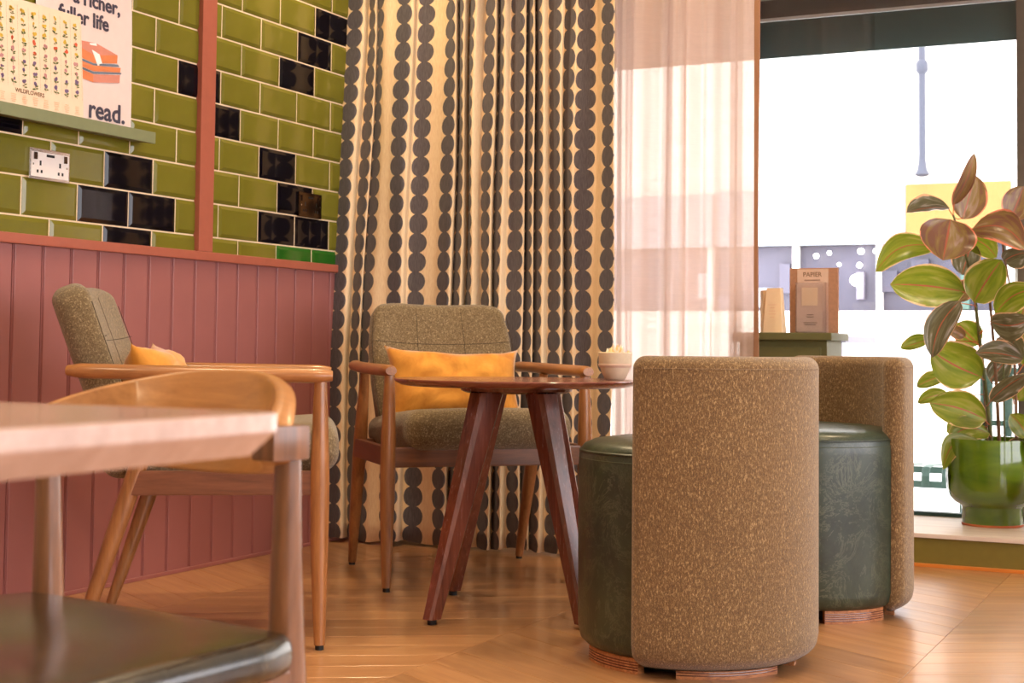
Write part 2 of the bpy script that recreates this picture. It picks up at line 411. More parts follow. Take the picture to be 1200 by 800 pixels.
# tiles of the left wall, set half-bond in two panels split by a batten
def tile_mesh(w, h, e, key={}):
    k = (round(w, 4), round(h, 4), e)
    if k in key: return key[k]
    bl, br, bb, bt = [.0125 if v else 0.0005 for v in e]
    bm = B()
    def ring(a, b, c, d, x): return [bm.verts.new((x, y, z)) for y, z in ((a, c), (w-b, c), (w-b, h-d), (a, h-d))]
    r0 = ring(0, 0, 0, 0, 0); r1 = ring(0, 0, 0, 0, .0035); r2_ = ring(bl, br, bb, bt, .0078)
    for p, q in ((r0, r1), (r1, r2_)):
        for i in range(4): bm.faces.new((p[i], p[(i+1) % 4], q[(i+1) % 4], q[i]))
    bm.faces.new(r2_); bm.normal_update(); me = bpy.data.meshes.new('tile'); bm.to_mesh(me); bm.free(); key[k] = me; return me
Z0 = CAMH+10.1596*U
def lay(panel, y_of, kmin, kmax, par, colour):
    ylo, yhi = y_of(kmin), y_of(kmax)
    for r in range(-4, 8):
        zt, zb = Z0-r*U, Z0-(r+1)*U
        cut_b = False
        if zb < 1.05: zb = 1.05; cut_b = True
        k = kmin-3
        while (k-par-r) % 2: k += 1
        while k < kmax:
            a, b = max(y_of(k), ylo), min(y_of(k+2), yhi)
            if b-a > .012:
                e = (a > ylo-1e-4 and a == y_of(k), b == y_of(k+2), not cut_b, True)
                me = tile_mesh(b-a-.0052, zt-zb-.0052, e)
                c = colour(r, k)
                me2 = tile_col(me, c)
                o = obj('tile', me2, None, wall_left, loc=(XL+.0045, a+.0026, zb+.0026))
                o.rotation_euler = (0, math.radians(random.uniform(-.12, .12)), math.radians(random.uniform(-.15, .15)))
                if c != 'tile_green': o['label'] = {'tile_black': 'glossy black tile', 'tile_bright_green': 'brighter green tile'}[c]
            k += 2
def tile_col(me, c, cache={}):
    if (me.name, c) not in cache:
        m2 = me.copy(); m2.name = 'tile'; m2.materials.append(M[c]); cache[(me.name, c)] = m2
    return cache[(me.name, c)]
bm = B(); box(bm, XL, XL+.0072, 1.7, YF, 1.05, Z0+4*U+.01); obj('grout_bed', bm, 'cream_grout', wall_left)
BLK_L = {(5, 0), (6, -1), (6, 1), (7, 0), (2, 3), (4, -5), (-1, -2), (0, -5)}
lay('l', lambda k: 3.5548+k*U, -16, 4, 1, lambda r, k: 'tile_black' if (r, k) in BLK_L else 'tile_green')
BLK_R = {(-1, 5), (0, 4), (1, 3), (2, -2), (3, -1), (4, 2), (5, 3), (6, 2), (6, 4)}
lay('r', lambda k: 4.1296+k*U, 0-1, 10.4, 0, lambda r, k: 'tile_black' if (r, k) in BLK_R else ('tile_bright_green' if r == 7 and k >= 3 else 'tile_green'))

# wainscot boards, dado rail, batten, skirting
bm0 = {}
def board_mesh():
    w = .1172; bm = B(); prof = [(0, 0), (0, .0005), (.0035, .0005), (.004, .008), (.0075, .0085), (.008, .0125), (.010, .014), (w-.006, .014), (w-.002, .010), (w-.0015, .0005), (w, .0005), (w, 0)]
    lo = [bm.verts.new((x, y, 0)) for y, x in prof]; hi = [bm.verts.new((x, y, 1.03)) for y, x in prof]
    for i in range(len(prof)-1): bm.faces.new((lo[i], lo[i+1], hi[i+1], hi[i]))
    me = bpy.data.meshes.new('wainscot_board'); bm.normal_update(); bm.to_mesh(me); bm.free(); me.materials.append(M['mauve_paint']); return me
bme = board_mesh()
for i in range(-22, 18):
    obj('wainscot_board', bme, None, wall_left, loc=(XL, 3.297+i*.1172, 0))
bm = B(); box(bm, XL, XL+.03, .7, YF, 1.028, 1.058, .004); struct('trim_1', bm, 'red_brown_paint', 'mauve dado rail capping the panelled boards')
bm = B(); box(bm, XL, XL+.03, 3.998, 4.074, 1.058, ZC, .002); struct('trim_2', bm, 'red_brown_paint', 'red-brown upright batten between the two tile panels')
bm = B(); box(bm, XL, XL+.022, .7, YF, 0, .012, .003); struct('baseboard_left', bm, 'mauve_paint')

# window recess: low plinth, glass, head, post
bm = B(); box(bm, -2.5, XR, YF, YG+.05, -.01, .108); struct('trim_3', bm, 'olive_paint', 'olive painted window plinth')
bm = B(); box(bm, -2.5, XR, YF-.008, YG+.03, .100, .1155, .002); struct('trim_4', bm, 'sill_wood', 'pale worn sill board on the plinth')
bm = B(); box(bm, -2.5, XR, YF-.014, YF, 0, .012, .002); struct('baseboard_far', bm, 'strip_wood')
win = tag(obj('window_1', B(), None), None, kind='structure')
def pane(x0, x1):
    bm = B(); box(bm, x0, x1, YG-.003, YG+.003, .13, 2.2); obj('pane', bm, 'window_glass', win)
pane(-2.5, -.745); pane(-.66, 1.2); pane(1.28, XR)
bm = B(); box(bm, -2.5, XR, YG-.025, YG+.03, .1155, .13, .002); obj('bottom_rail', bm, 'dark_green_paint', win)
for x in (-.745, 1.2):
    bm = B(); box(bm, x, x+.085, YG-.05, YG+.05, .1155, 2.2, .003); obj('mullion', bm, 'frame_grey', win)
bm = B(); box(bm, -2.5, XR, YG+.05, YG+.062, 1.957, 2.11, .001); obj('head_beam', bm, 'dark_green_paint', win)
bm = B(); box(bm, -2.5, XR, YG+.044, YG+.06, 2.112, 2.124, .001); obj('head_strip', bm, 'white_strip', win)
bm = B(); box(bm, -2.5, XR, YG+.05, YG+.062, 2.124, 2.3, .001); obj('head_panel', bm, 'head_grey', win)

# ceiling downlights (the room's own warm lamps)
def downlight(x, y, tx=0, ty=0, group='recessed ceiling downlights', w=1.0):
    t = thing('ceiling_downlight', 'round recessed downlight in the white ceiling', 'lamp', (x, y, ZC), 0, group)
    bm = B(); lathe(bm, [(.045, 0), (.06, 0), (.06, -.008), (.045, -.01), (.045, 0)], 24); obj('trim_ring', bm, 'chrome', t, True)
    bm = B(); lathe(bm, [(0, -.002), (.045, -.002)], 24); obj('lens', bm, 'lamp_glow', t)
    l = bpy.data.lights.new('spot', 'SPOT'); l.energy = DOWNLIGHT_W*w; l.color = DOWNLIGHT_COL; l.spot_size = math.radians(110); l.spot_blend = .8; l.shadow_soft_size = .06
    lo = bpy.data.objects.new('spot', l); COL.objects.link(lo); lo.parent = t; lo.location = (0, 0, -.03)
for x, y in ((-2.7, 4.4), (-1.6, 4.5), (-.4, 4.4), (-2.4, 2.9), (-1.2, 2.9), (.2, 2.9), (-2.4, 1.3), (-1.0, 1.2), (.6, 1.2), (-1.6, -.4), (.4, -.4)):
    downlight(x, y)

# ------------------------------------------------------------------ curtains
# printed columns as they show along the pleated front, metres along X where the cloth crosses Y = 4.92
COLUMNS = [(-3.1267, -3.0651), (-3.0353, -2.9991), (-2.9909, -2.9533), (-2.9014, -2.837), (-2.8099, -2.737), (-2.6914, -2.6447), (-2.6292, -2.6044), (-2.5798, -2.5613), (-2.5201, -2.4821), (-2.467, -2.4414), (-2.4143, -2.3592), (-2.3547, -2.3207), (-2.3148, -2.2795), (-2.2547, -2.2052), (-2.1936, -2.1547), (-2.149, -2.0734), (-2.048, -1.9988)]
def curtain():
    X0, Y0 = -3.1518, 4.92
    D = .077; G = CUR_PITCH-D
    segs = []; prev = X0
    for i, (a, b) in enumerate(COLUMNS): segs += [(a, G if i else .02), (b, D)]
    res = [(X0, 0., CUR_PITCH/2-D/2-.02)]
    for xb, L in segs:
        px, py, pu = res[-1]
        want = -1 if py > 0 else 1
        best = None
        for k in range(1, 400):
            y = py+want*L*k/400; x = xb*(Y0+y)/Y0; d = math.hypot(x-px, y-py)
            if best is None or abs(d-L) < best[0]: best = (abs(d-L), x, y)
        res.append((best[1], best[2], pu+L))
    XA, XB = res[0][0], res[-1][0]
    # resample with Catmull-Rom
    out = []
    for i in range(len(res)-1):
        p0, p1, p2, p3 = [Vector(res[max(0, min(len(res)-1, j))]) for j in (i-1, i, i+1, i+2)]
        for k in range(6):
            t = k/6
            out.append(p1*(2*t**3-3*t**2+1)+(p2-p0)*.4*(t**3-2*t**2+t)+p2*(-2*t**3+3*t**2)+(p3-p1)*.4*(t**3-t**2))
    out.append(Vector(res[-1])); ys = [p.y for p in out]; mid = (max(ys)+min(ys))/2
    bm = B(); uvl = bm.loops.layers.uv.new('UVMap'); nz = 44; cols = []
    zt, zb = 2.82, .014
    for i, p in enumerate(out):
        s = (p.x-XA)/(XB-XA); col = []
        for j in range(nz+1):
            z = zt+(zb-zt)*j/nz
            flare = max(0, 1-s*1.5)*(-.010*(2.0-z)) if z < 2.0 else 0
            if z < .9: flare *= 1-.35*(.9-z)/.9
            fy = -.075*max(0, 1-s*1.5)*max(0, min(1.2, (2.0-z)/1.1))
            wob = .006*math.sin(z*3.1+s*23)+.004*math.sin(z*5.3+s*41)
            zz = z+(.012*math.sin(s*30) if j == nz else 0)*.5
            col.append((bm.verts.new((p.x+flare+wob*.4, 4.92+p.y+fy+wob*.6, zz)), (p.z, z)))
        cols.append(col)
    for a, b in zip(cols, cols[1:]):
        for j in range(nz):
            q = (a[j], b[j], b[j+1], a[j+1]); f = bm.faces.new([v for v, _ in q])
            for l, (_, uv) in zip(f.loops, q): l[uvl].uv = uv
    o = obj('patterned_curtain', bm, 'scallop_print', smooth='all')
    sm = o.modifiers.new('thickness', 'SOLIDIFY'); sm.thickness = .0025
    return tag(o, 'long cream curtain printed with columns of dark grey discs, hanging in the corner', 'curtain')
curtain()
def sheer():
    x0, x1 = -2.06, -1.508; n = 150; bm = B(); nz = 30; cols = []
    def fold(s):
        return .034*math.sin(s*2*PI*2.9+.6+1.2*math.sin(s*5))+.013*math.sin(s*2*PI*6.3+1+math.sin(s*11))+.0015*math.sin(s*2*PI*19)
    t = thing('sheer_curtain', 'translucent peach voile curtain beside the patterned curtain, in front of the window', 'curtain', (0, 0, 0))
    for i in range(n+1):
        s = i/n; col = []
        for j in range(nz+1):
            z = 2.82-(2.82-.02)*j/nz
            col.append(bm.verts.new((x0+(x1-x0)*s+.004*math.sin(z*2+s*9)*(1-s), 5.03+fold(s+.004*math.sin(z*1.7))*(.8+.1*z), z)))
        cols.append(col)
    for a, b in zip(cols, cols[1:]):
        for j in range(nz): bm.faces.new((a[j], b[j], b[j+1], a[j+1]))
    obj('voile', bm, 'sheer_cloth', t, 'all')
    bm = B(); ys = 5.03+fold(1)*.95
    v = []
    for j in range(nz+1):
        z = 2.82-(2.82-.02)*j/nz; y = 5.03+fold(1+.004*math.sin(z*1.7))*(.8+.1*z); w = .003*math.sin(z*4)
        v.append([bm.verts.new((x1-.001, y-.002, z)), bm.verts.new((x1+.016+w, y-.006, z)), bm.verts.new((x1+.016+w, y+.004, z)), bm.verts.new((x1-.001, y+.002, z))])
    for a, b in zip(v, v[1:]):
        for k in range(4): bm.faces.new((a[k], a[(k+1) % 4], b[(k+1) % 4], b[k]))
    obj('side_hem', bm, 'hem_cloth', t)
sheer()
bm = B(); tube(bm, [(-3.12, 4.95, 2.84), (-1.2, 4.98, 2.84)], .014); 
for x in (-3.0, -2.2, -1.3): tube(bm, [(x, 4.96, 2.84), (x, 4.96, 2.9)], .006, 8)
tag(obj('curtain_track', bm, 'chrome', smooth=True), 'curtain track under the ceiling above both curtains', 'curtain track')

# ------------------------------------------------------------------ armchairs
def pillow_bm(w, h, T, seed=0, nu=26, nv=18):
    rnd = random.Random(seed); ph = [rnd.uniform(0, 6) for _ in range(6)]; bm = B(); g = {}
    def pos(i, j, sd):
        u = -1+2*i/nu; v = -1+2*j/nv
        bu = 1-.09*(1-abs(v)**2.5)*abs(u)**4 ; bv = 1-.27*(1-abs(u)**1.8)*abs(v)**4
        th = T/2*max(0, (1-u**4))**.8*max(0, (1-v**4))**.8*(.78+.22*(1-u*u)*(1-v*v)+.0)
        wr = .007*math.sin(7*u+ph[0]+4*v)*math.sin(5*v+ph[1])+.004*math.sin(12*v+ph[2]-7*u)+.003*math.sin(19*u+5*v)*abs(u)
        edge = (1-u**4)*(1-v**4)
        return (w/2*u*bu, sd*(th+wr*edge), h/2*v*bv)
    for sd in (-1, 1):
        for i in range(nu+1):
            for j in range(nv+1):
                if i in (0, nu) or j in (0, nv):
                    if (i, j, 0) not in g: g[(i, j, 0)] = bm.verts.new(pos(i, j, 0))
                    g[(i, j, sd)] = g[(i, j, 0)]
                else: g[(i, j, sd)] = bm.verts.new(pos(i, j, sd))
        for i in range(nu):
            for j in range(nv):
                q = [g[(i, j, sd)], g[(i+1, j, sd)], g[(i+1, j+1, sd)], g[(i, j+1, sd)]]
                bm.faces.new(q if sd < 0 else q[::-1])
    return bm
def armchair(loc, rz, label):
    t = thing('armchair', label, 'chair', loc, rz, 'tweed lounge armchairs by the curtain')
    for s in (-1, 1):
        bm = B(); P = [(s*.324, -.2935, .012), (s*.324, -.290, .2), (s*.323, -.288, .42), (s*.321, -.286, .66)]
        pts = [Vector(P[0]).lerp(Vector(P[1]), k/3) for k in range(3)]+[Vector(P[1]).lerp(Vector(P[2]), k/3) for k in range(3)]+[Vector(P[2]).lerp(Vector(P[3]), k/4) for k in range(5)]
        rr = [.0135+.0105*math.sin(min(1, p.z/.42)*PI/2) if p.z < .42 else .024-.0085*((p.z-.42)/.24)**1.3 for p in pts]
        tube(bm, pts, rr, 18); l = obj('leg', bm, 'chair_wood', t, True); 
        bm = B(); tube(bm, [(s*.324, -.2935, 0), (s*.324, -.2935, .013)], .011, 14); tag(obj('glide', bm, 'black_rubber', l), 'black foot glide')
        bm = B(); a = Vector((s*.302, .2935, .012)); b = Vector((s*.314, .085, .66)); pts = [a.lerp(b, k/9) for k in range(10)]
        rr = [.0135+.0095*math.sin(min(1, p.z/.42)*PI/2) if p.z < .42 else .023-.0085*((p.z-.42)/.24)**1.3 for p in pts]
        tube(bm, pts, rr, 18); l = obj('leg', bm, 'chair_wood', t, True)
        bm = B(); tube(bm, [a-Vector((0, 0, .012)), a+Vector((0, 0, .002))], .011, 14); tag(obj('glide', bm, 'black_rubber', l), 'black foot glide')
        # arm: flat rounded bar, end block in front, curling in behind
        bm = B(); pts = bez((s*.323, -.315, .672), (s*.331, -.12, .674), (s*.334, .12, .676), (s*.292, .33, .680), 20)
        tube(bm, pts, [.0185 if 0 < i < 20 else .013 for i in range(21)], 20, flat=(1.0, 1.35), upv=(0, 0, 1))
        obj('armrest', bm, 'arm_wood', t, True)
        bm = B(); d = Vector((-s*.012, .45, -.02)); box(bm, s*.318-.0125, s*.318+.0125, -.28, .17, .378, .438, .004); obj('side_rail', bm, 'side_rail_wood', t)
    bm = B(); box(bm, -.318, .318, -.300, -.274, .376, .438, .005); obj('front_rail', bm, 'rail_wood', t)
    bm = B(); box(bm, -.31, .31, .150, .176, .378, .438, .005); obj('rear_rail', bm, 'rail_wood', t)
    def seat_fn(p):
        x, y, z = p; yy = y-.040
        f = (yy+.4)/.6
        zz = z*(1.10-.25*f)+.493-.035*max(0, f-.1)-.018*(max(0, f-.25)*2)**2*0
        if z > 0: zz += .010*math.cos(x*5.5)*math.cos((y)*4)
        if y < -.22: zz -= (abs(y)-.22)**2*1.2
        return (x*(1.0), yy, zz)
    bm = rbox(.272, .295, .060, .052, 10, 5, seat_fn); obj('seat', bm, 'tweed_olive', t, 'all')
    LE = math.radians(20.5); pv = Vector((0, .205, .430)); R = Matrix.Rotation(-LE, 3, 'X')
    def back_fn(p):
        x, y, z = p; h = z+.245
        fr = 1-.08*max(0, (h-.30)/.19)**2-.05*max(0, (.2-h)/.2)
        q = Vector((x*fr, y+.035*(x/.25)**2*-1+.012*math.cos(h*6)*0-.0, h))
        # plan corners of the top are well rounded
        if h > .36: q.z -= .10*max(0, (abs(x)/.25)-.62)**1.6
        return R @ q+pv
    bm = rbox(.255, .046, .245, .036, 12, 5, back_fn); bk = obj('backrest', bm, 'tweed_olive', t, 'all')
    for x in (-.085, .085):
        bm = B(); pts = [back_fn(Vector((x, -.0462, z))) for z in [-.12+.325*k/14 for k in range(15)]]+[back_fn(Vector((x, -.03, .236))), back_fn(Vector((x, 0, .2455)))]
        tube(bm, pts, .0009, 6); obj('seam', bm, 'seam_thread', bk)
    bm = B(); tube(bm, [back_fn(Vector((x, -.0462, .085))) for x in [-.245+.49*k/16 for k in range(17)]], .0009, 6); obj('seam', bm, 'seam_thread', bk)
    for s in (-1, 1):
        bm = B(); tube(bm, [back_fn(Vector((s*.2535, -.038, z))) for z in [-.2+.4*k/16 for k in range(17)]], .001, 6); obj('piping', bm, 'seam_thread', bk)
    return t
A_LOC, A_RZ = (-2.315, 4.387, 0), math.radians(44.4)
L_LOC, L_RZ = (-2.464, 3.237, 0), math.radians(123.2)
chA = armchair(A_LOC, A_RZ, 'tweed armchair facing the camera, its back to the patterned curtain')
chL = copy_tree(chA); chL.location = L_LOC; chL.rotation_euler = (0, 0, L_RZ)
chL['label'] = 'tweed armchair seen side-on against the mauve panelled wall, left of the round table'
def cushion(chair, off, rx, ry, label, seed):
    rz = chair.rotation_euler.z; c = Matrix.Rotation(rz, 4, 'Z'); p = Vector(chair.location)+(c @ Vector(off).to_4d()).to_3d()
    o = obj('cushion', pillow_bm(.475, .275, .165, seed), 'mustard_velvet', smooth='all')
    o.matrix_world = Matrix.Translation(p) @ c @ Matrix.Rotation(ry, 4, 'Y') @ Matrix.Rotation(rx, 4, 'X')
    return tag(o, label, 'cushion', 'mustard lumbar cushions')
cushion(chA, (-.005, .085, .617), math.radians(-22), math.radians(1.5), 'rectangular mustard velvet cushion propped on the armchair in front of the curtain', 3)
cushion(chL, (.0, .135, .622), math.radians(-22), math.radians(0), 'mustard cushion mostly hidden behind the arm of the side-on armchair', 5)

# ------------------------------------------------------------------ round table
T_C = (-1.857, 3.845)
def round_table():
    t = thing('round_table', 'round dark walnut table on splayed legs between the armchairs and the tub seats', 'table', (T_C[0], T_C[1], 0), 0)
    bm = B(); lathe(bm, [(0, .637), (.313, .637), (.330, .640), (.347, .650), (.350, .654), (.3485, .657), (0, .657)], 96); obj('tabletop', bm, 'table_top_wood', t, True)
    bm = B(); lathe(bm, [(0, .618), (.142, .618), (.158, .624), (.163, .637), (0, .637)], 64); obj('mounting_disc', bm, 'table_wood', t, True)
    # feet relative to the centre (near-left, far-left, near-right, far-right)
    for fx, fy in ((-.103, -.285), (-.277, .157), (.277, -.157), (.103, .285)):
        bm = B(); foot = Vector((fx*1.02, fy*1.02, .014)); top = Vector((fx*.38, fy*.38, .62)); d = (top-foot).normalized()
        a = Vector((fx, fy, 0)).normalized(); a = (a-d*a.dot(d)).normalized(); b = d.cross(a); rings = []
        for k, (p, wa, wb) in enumerate(((foot, .021, .0185), (foot.lerp(top, .5), .031, .026), (top, .041, .033))):
            c = .32; sh = [(1, 1-c), (1-c, 1), (-1+c, 1), (-1, 1-c), (-1, -1+c), (-1+c, -1), (1-c, -1), (1, -1+c)]
            rr = []
            for u_, v_ in sh:
                q = p+a*u_*wa+b*v_*wb
                q = q+d*((p.z-q.z)/d.z); rr.append(bm.verts.new(q))
            rings.append(rr)
        for r_, s_ in zip(rings, rings[1:]):
            for k in range(8): bm.faces.new((r_[k], r_[(k+1) % 8], s_[(k+1) % 8], s_[k]))
        bm.faces.new(rings[0][::-1]); bm.faces.new(rings[-1]); l = obj('leg', bm, 'table_wood', t)
        bm = B(); tube(bm, [(foot.x, foot.y, 0), (foot.x, foot.y, .016)], .0125, 14); tag(obj('glide', bm, 'black_rubber', l), 'black foot glide')
round_table()
def bowl(x, y, z):
    t = thing('bowl', 'small pale stone bowl near the right edge of the round table', 'bowl', (x, y, z))
    bm = B(); lathe(bm, [(0, 0), (.024, 0), (.030, .003), (.040, .024), (.0475, .05), (.0485, .078), (.0465, .080), (.0445, .077), (.043, .05), (.035, .02), (0, .012)], 40); obj('body', bm, 'stone_bowl', t, True)
    bm = B(); lathe(bm, [(.0452, .036), (.0482, .0405), (.0490, .0445), (.0478, .047)], 40); tag(obj('band', bm, 'kraft_pale', t, True), 'darker tan band')
    rnd = random.Random(4); bm = B()
    for i in range(34):
        a = rnd.uniform(0, 6.28); r = rnd.uniform(0, .034); c = Vector((r*math.cos(a), r*math.sin(a), .06)); h = rnd.uniform(.022, .046)-r*.25
        d = Vector((rnd.uniform(-.35, .35), rnd.uniform(-.35, .35), 1)).normalized()
        tube(bm, [c, c+d*h*.5, c+d*h], [.003, .0075, .001], 6, flat=(1, .35))
    o = tag(obj('dried_flowers', bm, 'dried_petal', smooth=True, loc=(x, y, z)), 'heap of pale yellow dried petals filling the small stone bowl', 'dried flowers', kind='stuff')
    o.data.materials.append(M['bright_petal'])
    for i, p in enumerate(o.data.polygons): p.material_index = 1 if (i//32) % 2 else 0
bowl(-1.618, 4.005, .657)

# ------------------------------------------------------------------ tub chairs
def tub(loc, rz, half, label):
    t = thing('tub_chair', label, 'chair', loc, rz, 'tweed and leather tub chairs')
    # leather seat drum
    bm = B(); pr = [(0, .034), (.235, .034), (.255, .038), (.268, .050), (.2745, .075), (.276, .25), (.2765, .46), (.2745, .492), (.272, .500)]
    lathe(bm, pr, 72); dr = obj('seat_drum', bm, 'leather_green', t, True)
    bm = B(); lathe(bm, [(.272, .499), (.2715, .503), (.262, .515), (.240, .525), (.18, .533), (.1, .538), (0, .54)], 72); obj('seat_top', bm, 'leather_green', t, True)
    bm = B(); lathe(bm, [(.272, .4965), (.2752, .4985), (.2752, .502), (.2715, .504)], 72); obj('piping', bm, 'leather_green', dr, True)
    bm = B(); lathe(bm, [(.2762, .4825), (.2768, .4833), (.2762, .484)], 72); obj('stitching', bm, 'leather_stitch', dr)
    # wrapped shell
    ro, th, z0, z1 = .305, .067, .022, .732; rm = ro-th/2
    def fn(p):
        x, y, z = p; a = PI/2-x/rm
        r = rm+y
        if z < -.30: r -= .022*((abs(z)-.30)/.055)**2*(1 if y > 0 else .3)
        return (r*math.cos(a), r*math.sin(a), z+(z0+z1)/2)
    bm = rbox(half*rm, th/2, (z1-z0)/2, .030, 30, 5, fn); sh = obj('shell', bm, 'tweed_gold', t, 'all')
    for yy in (th/2-.001,):
        bm = B(); n = 50; pts = [fn(Vector((-half*rm+.03+(2*half*rm-.06)*k/n, yy+.0008, (z1-z0)/2-.029))) for k in range(n+1)]
        tube(bm, pts, .0013, 6); obj('seam', bm, 'tweed_gold', sh)
    # plywood base in four curved blocks round a dark core
    for k, (a, b) in enumerate(((-22, 24), (45, 105), (128, 190), (215, 300))):
        a, b = math.radians(a), math.radians(b); bm = B()
        lathe(bm, [(.225, .036), (.225, 0), (.252, 0), (.252, .036), (.225, .036)], 14, a0=a, a1=b)
        bm.verts.ensure_lookup_table(); n = 15
        vs = list(bm.verts)
        for e in (0, 14): bm.faces.new([vs[r*n+e] for r in range(4)])
        bb = obj('base_block', bm, 'base_ply', t)
        for zz in (.007, .013, .019, .025):
            bm = B(); lathe(bm, [(.2522, zz), (.2526, zz+.0015), (.2522, zz+.003)], 14, a0=a, a1=b); obj('ply_line', bm, 'table_wood', bb)
    bm = B(); lathe(bm, [(0, .004), (.2, .004), (.2, .036), (0, .036)], 40); obj('base_core', bm, 'black_rubber', t)
    return t
TB1, TB2 = (-1.206, 3.488), (-1.138, 4.301)
tubA = tub((TB1[0], TB1[1], 0), 0, math.radians(66), 'nearest tub chair, seen from behind, a tall curved tweed back')
tubB = copy_tree(tubA); tubB.location = (TB2[0], TB2[1], 0)
tubB['label'] = 'tub chair further back towards the window, its green leather front and rounded tweed wing showing'
# shell centre azimuths: world angle of the sight line back to the camera, plus the turn
def az(c, deg):  # direction of the shell centre; deg measured from the near side towards the right
    a = math.atan2(-c[1], -c[0])+math.radians(deg); return a-PI/2
tubA.rotation_euler = (0, 0, az(TB1, 37.5)); tubB.rotation_euler = (0, 0, az(TB2, 124))

# ------------------------------------------------------------------ foreground dining table and chair
def dining_table():
    t = thing('dining_table', 'pale wooden table corner cutting in from the left edge, in the foreground', 'table', (-.97, .54, 0))
    x0, x1, y0, y1 = -.351, .359, -.351, .351; bm = B()
    def ring(i, z, cr):
        q = []
        for cx, cy, a in ((x1-cr, y1-cr, 0), (x0+cr, y1-cr, 90), (x0+cr, y0+cr, 180), (x1-cr, y0+cr, 270)):
            for k in range(5):
                an = math.radians(a+22.5*k); q.append(bm.verts.new((cx+(cr-i)*math.cos(an), cy+(cr-i)*math.sin(an), z)))
        return q
    rs = [ring(.019, .669, .02), ring(.0008, .6855, .02), ring(0, .687, .02), ring(0, .6985, .02), ring(.0006, .6996, .02), ring(.0018, .70, .02)]
    for p, q in zip(rs, rs[1:]):
        for k in range(20): bm.faces.new((p[k], p[(k+1) % 20], q[(k+1) % 20], q[k]))
    bm.faces.new(rs[-1]); bm.faces.new(rs[0][::-1]); obj('tabletop', bm, 'dining_wood', t)
    bm = B(); tube(bm, [(0, 0, .02), (0, 0, .672)], .035, 24); obj('pedestal', bm, 'black_plastic', t, True)
    bm = B(); lathe(bm, [(0, 0), (.21, 0), (.21, .012), (.06, .024), (0, .026)], 40); obj('base_plate', bm, 'black_plastic', t, True)
dining_table()
def dining_chair():
    t = thing('dining_chair', 'wooden elbow chair with a black leather seat, tucked at the foreground table', 'chair', (-1.083, 1.334, 0), math.radians(-9.5))
    for s in (-1, 1):
        bm = B(); pts = [(s*.2, .03, .0), (s*.199, .02, .2), (s*.196, .006, .36), (s*.195, .0, .44), (s*.195, -.002, .52), (s*.197, -.004, .645)]
        tube(bm, pts, [.0125, .018, .0195, .019, .0165, .0135], 20); obj('leg', bm, 'post_wood', t, True)
        bm = B(); pts = [(s*.232, -.435, 0), (s*.229, -.42, .2), (s*.226, -.41, .41)]
        tube(bm, pts, [.0125, .018, .021], 18); obj('leg', bm, 'post_wood', t, True)
        bm = B(); d = Matrix.Translation((s*.196, 0, 0)) @ Matrix.Rotation(math.atan2(s*.03, .42), 4, 'Z')
        box(bm, -.014, .014, -.42, .0, .355, .418, .006, d); obj('side_rail', bm, 'post_wood', t)
    bm = B(); box(bm, -.23, .23, -.43, -.402, .355, .415, .005); obj('front_rail', bm, 'post_wood', t)
    bm = B(); box(bm, -.195, .195, -.012, .014, .355, .415, .005); obj('rear_rail', bm, 'post_wood', t)
    def sf(p):
        x, y, z = p; f = (y+.225)/.45; yy = y-.228
        w = 1.11-.15*f
        if yy > -.05: w *= 1-.9*(yy+.05)**1*1.2*abs(x)/.23
        zz = z+.430
        if z > 0: zz += .010*math.cos(x*5)*math.cos(y*5)-.014*math.exp(-(x*x+y*y)/.02)
        return (x*w, yy, zz)
    bm = rbox(.235, .228, .021, .0195, 14, 4, sf); obj('seat', bm, 'leather_dark', t, 'all')
    # bent plywood back and arms in one band
    bm = B(); n = 44; rows = []
    for i in range(n+1):
        a = -1+2*i/n; an = a*math.radians(100)
        x = .203*math.sin(a*1.15)/math.sin(1.15); y = -.028+.118*(1-abs(x/.203)**2.2)
        e = abs(a); m = (1-e**1.9)
        zt = .664+.054*max(0, math.cos(a*PI/2))**.9; zb = .630-.030*max(0, math.cos(a*PI/2))**.7
        th = .0085+.0075*e**3; nx, ny = math.copysign(1, a)*.118*2.2/.203*abs(x/.203)**1.2, 1.0; L = math.hypot(nx, ny); nx, ny = nx/L, ny/L
        lean = .012*m
        q = []
        for (o_, z_, ln) in ((-th, zb+.003, -lean), (-th*.6, zb, -lean), (th*.6, zb, -lean), (th, zb+.003, -lean), (th, zt-.003, lean), (th*.6, zt, lean), (-th*.6, zt, lean), (-th, zt-.003, lean)):
            q.append(bm.verts.new((x+nx*(o_+ln), y+ny*(o_+ln), z_)))
        rows.append(q)
    for p, q in zip(rows, rows[1:]):
        for k in range(8): bm.faces.new((p[k], p[(k+1) % 8], q[(k+1) % 8], q[k]))
    bm.faces.new(rows[0][::-1]); bm.faces.new(rows[-1]); obj('backrest', bm, 'ply_wood', t, True)
    for s in (-1, 1):
        bm = B(); x = s*.203; box(bm, x-.0165, x+.0165, -.048, .006, .629, .6655, .006); obj('arm_end', bm, 'post_wood', t, True)
dining_chair()

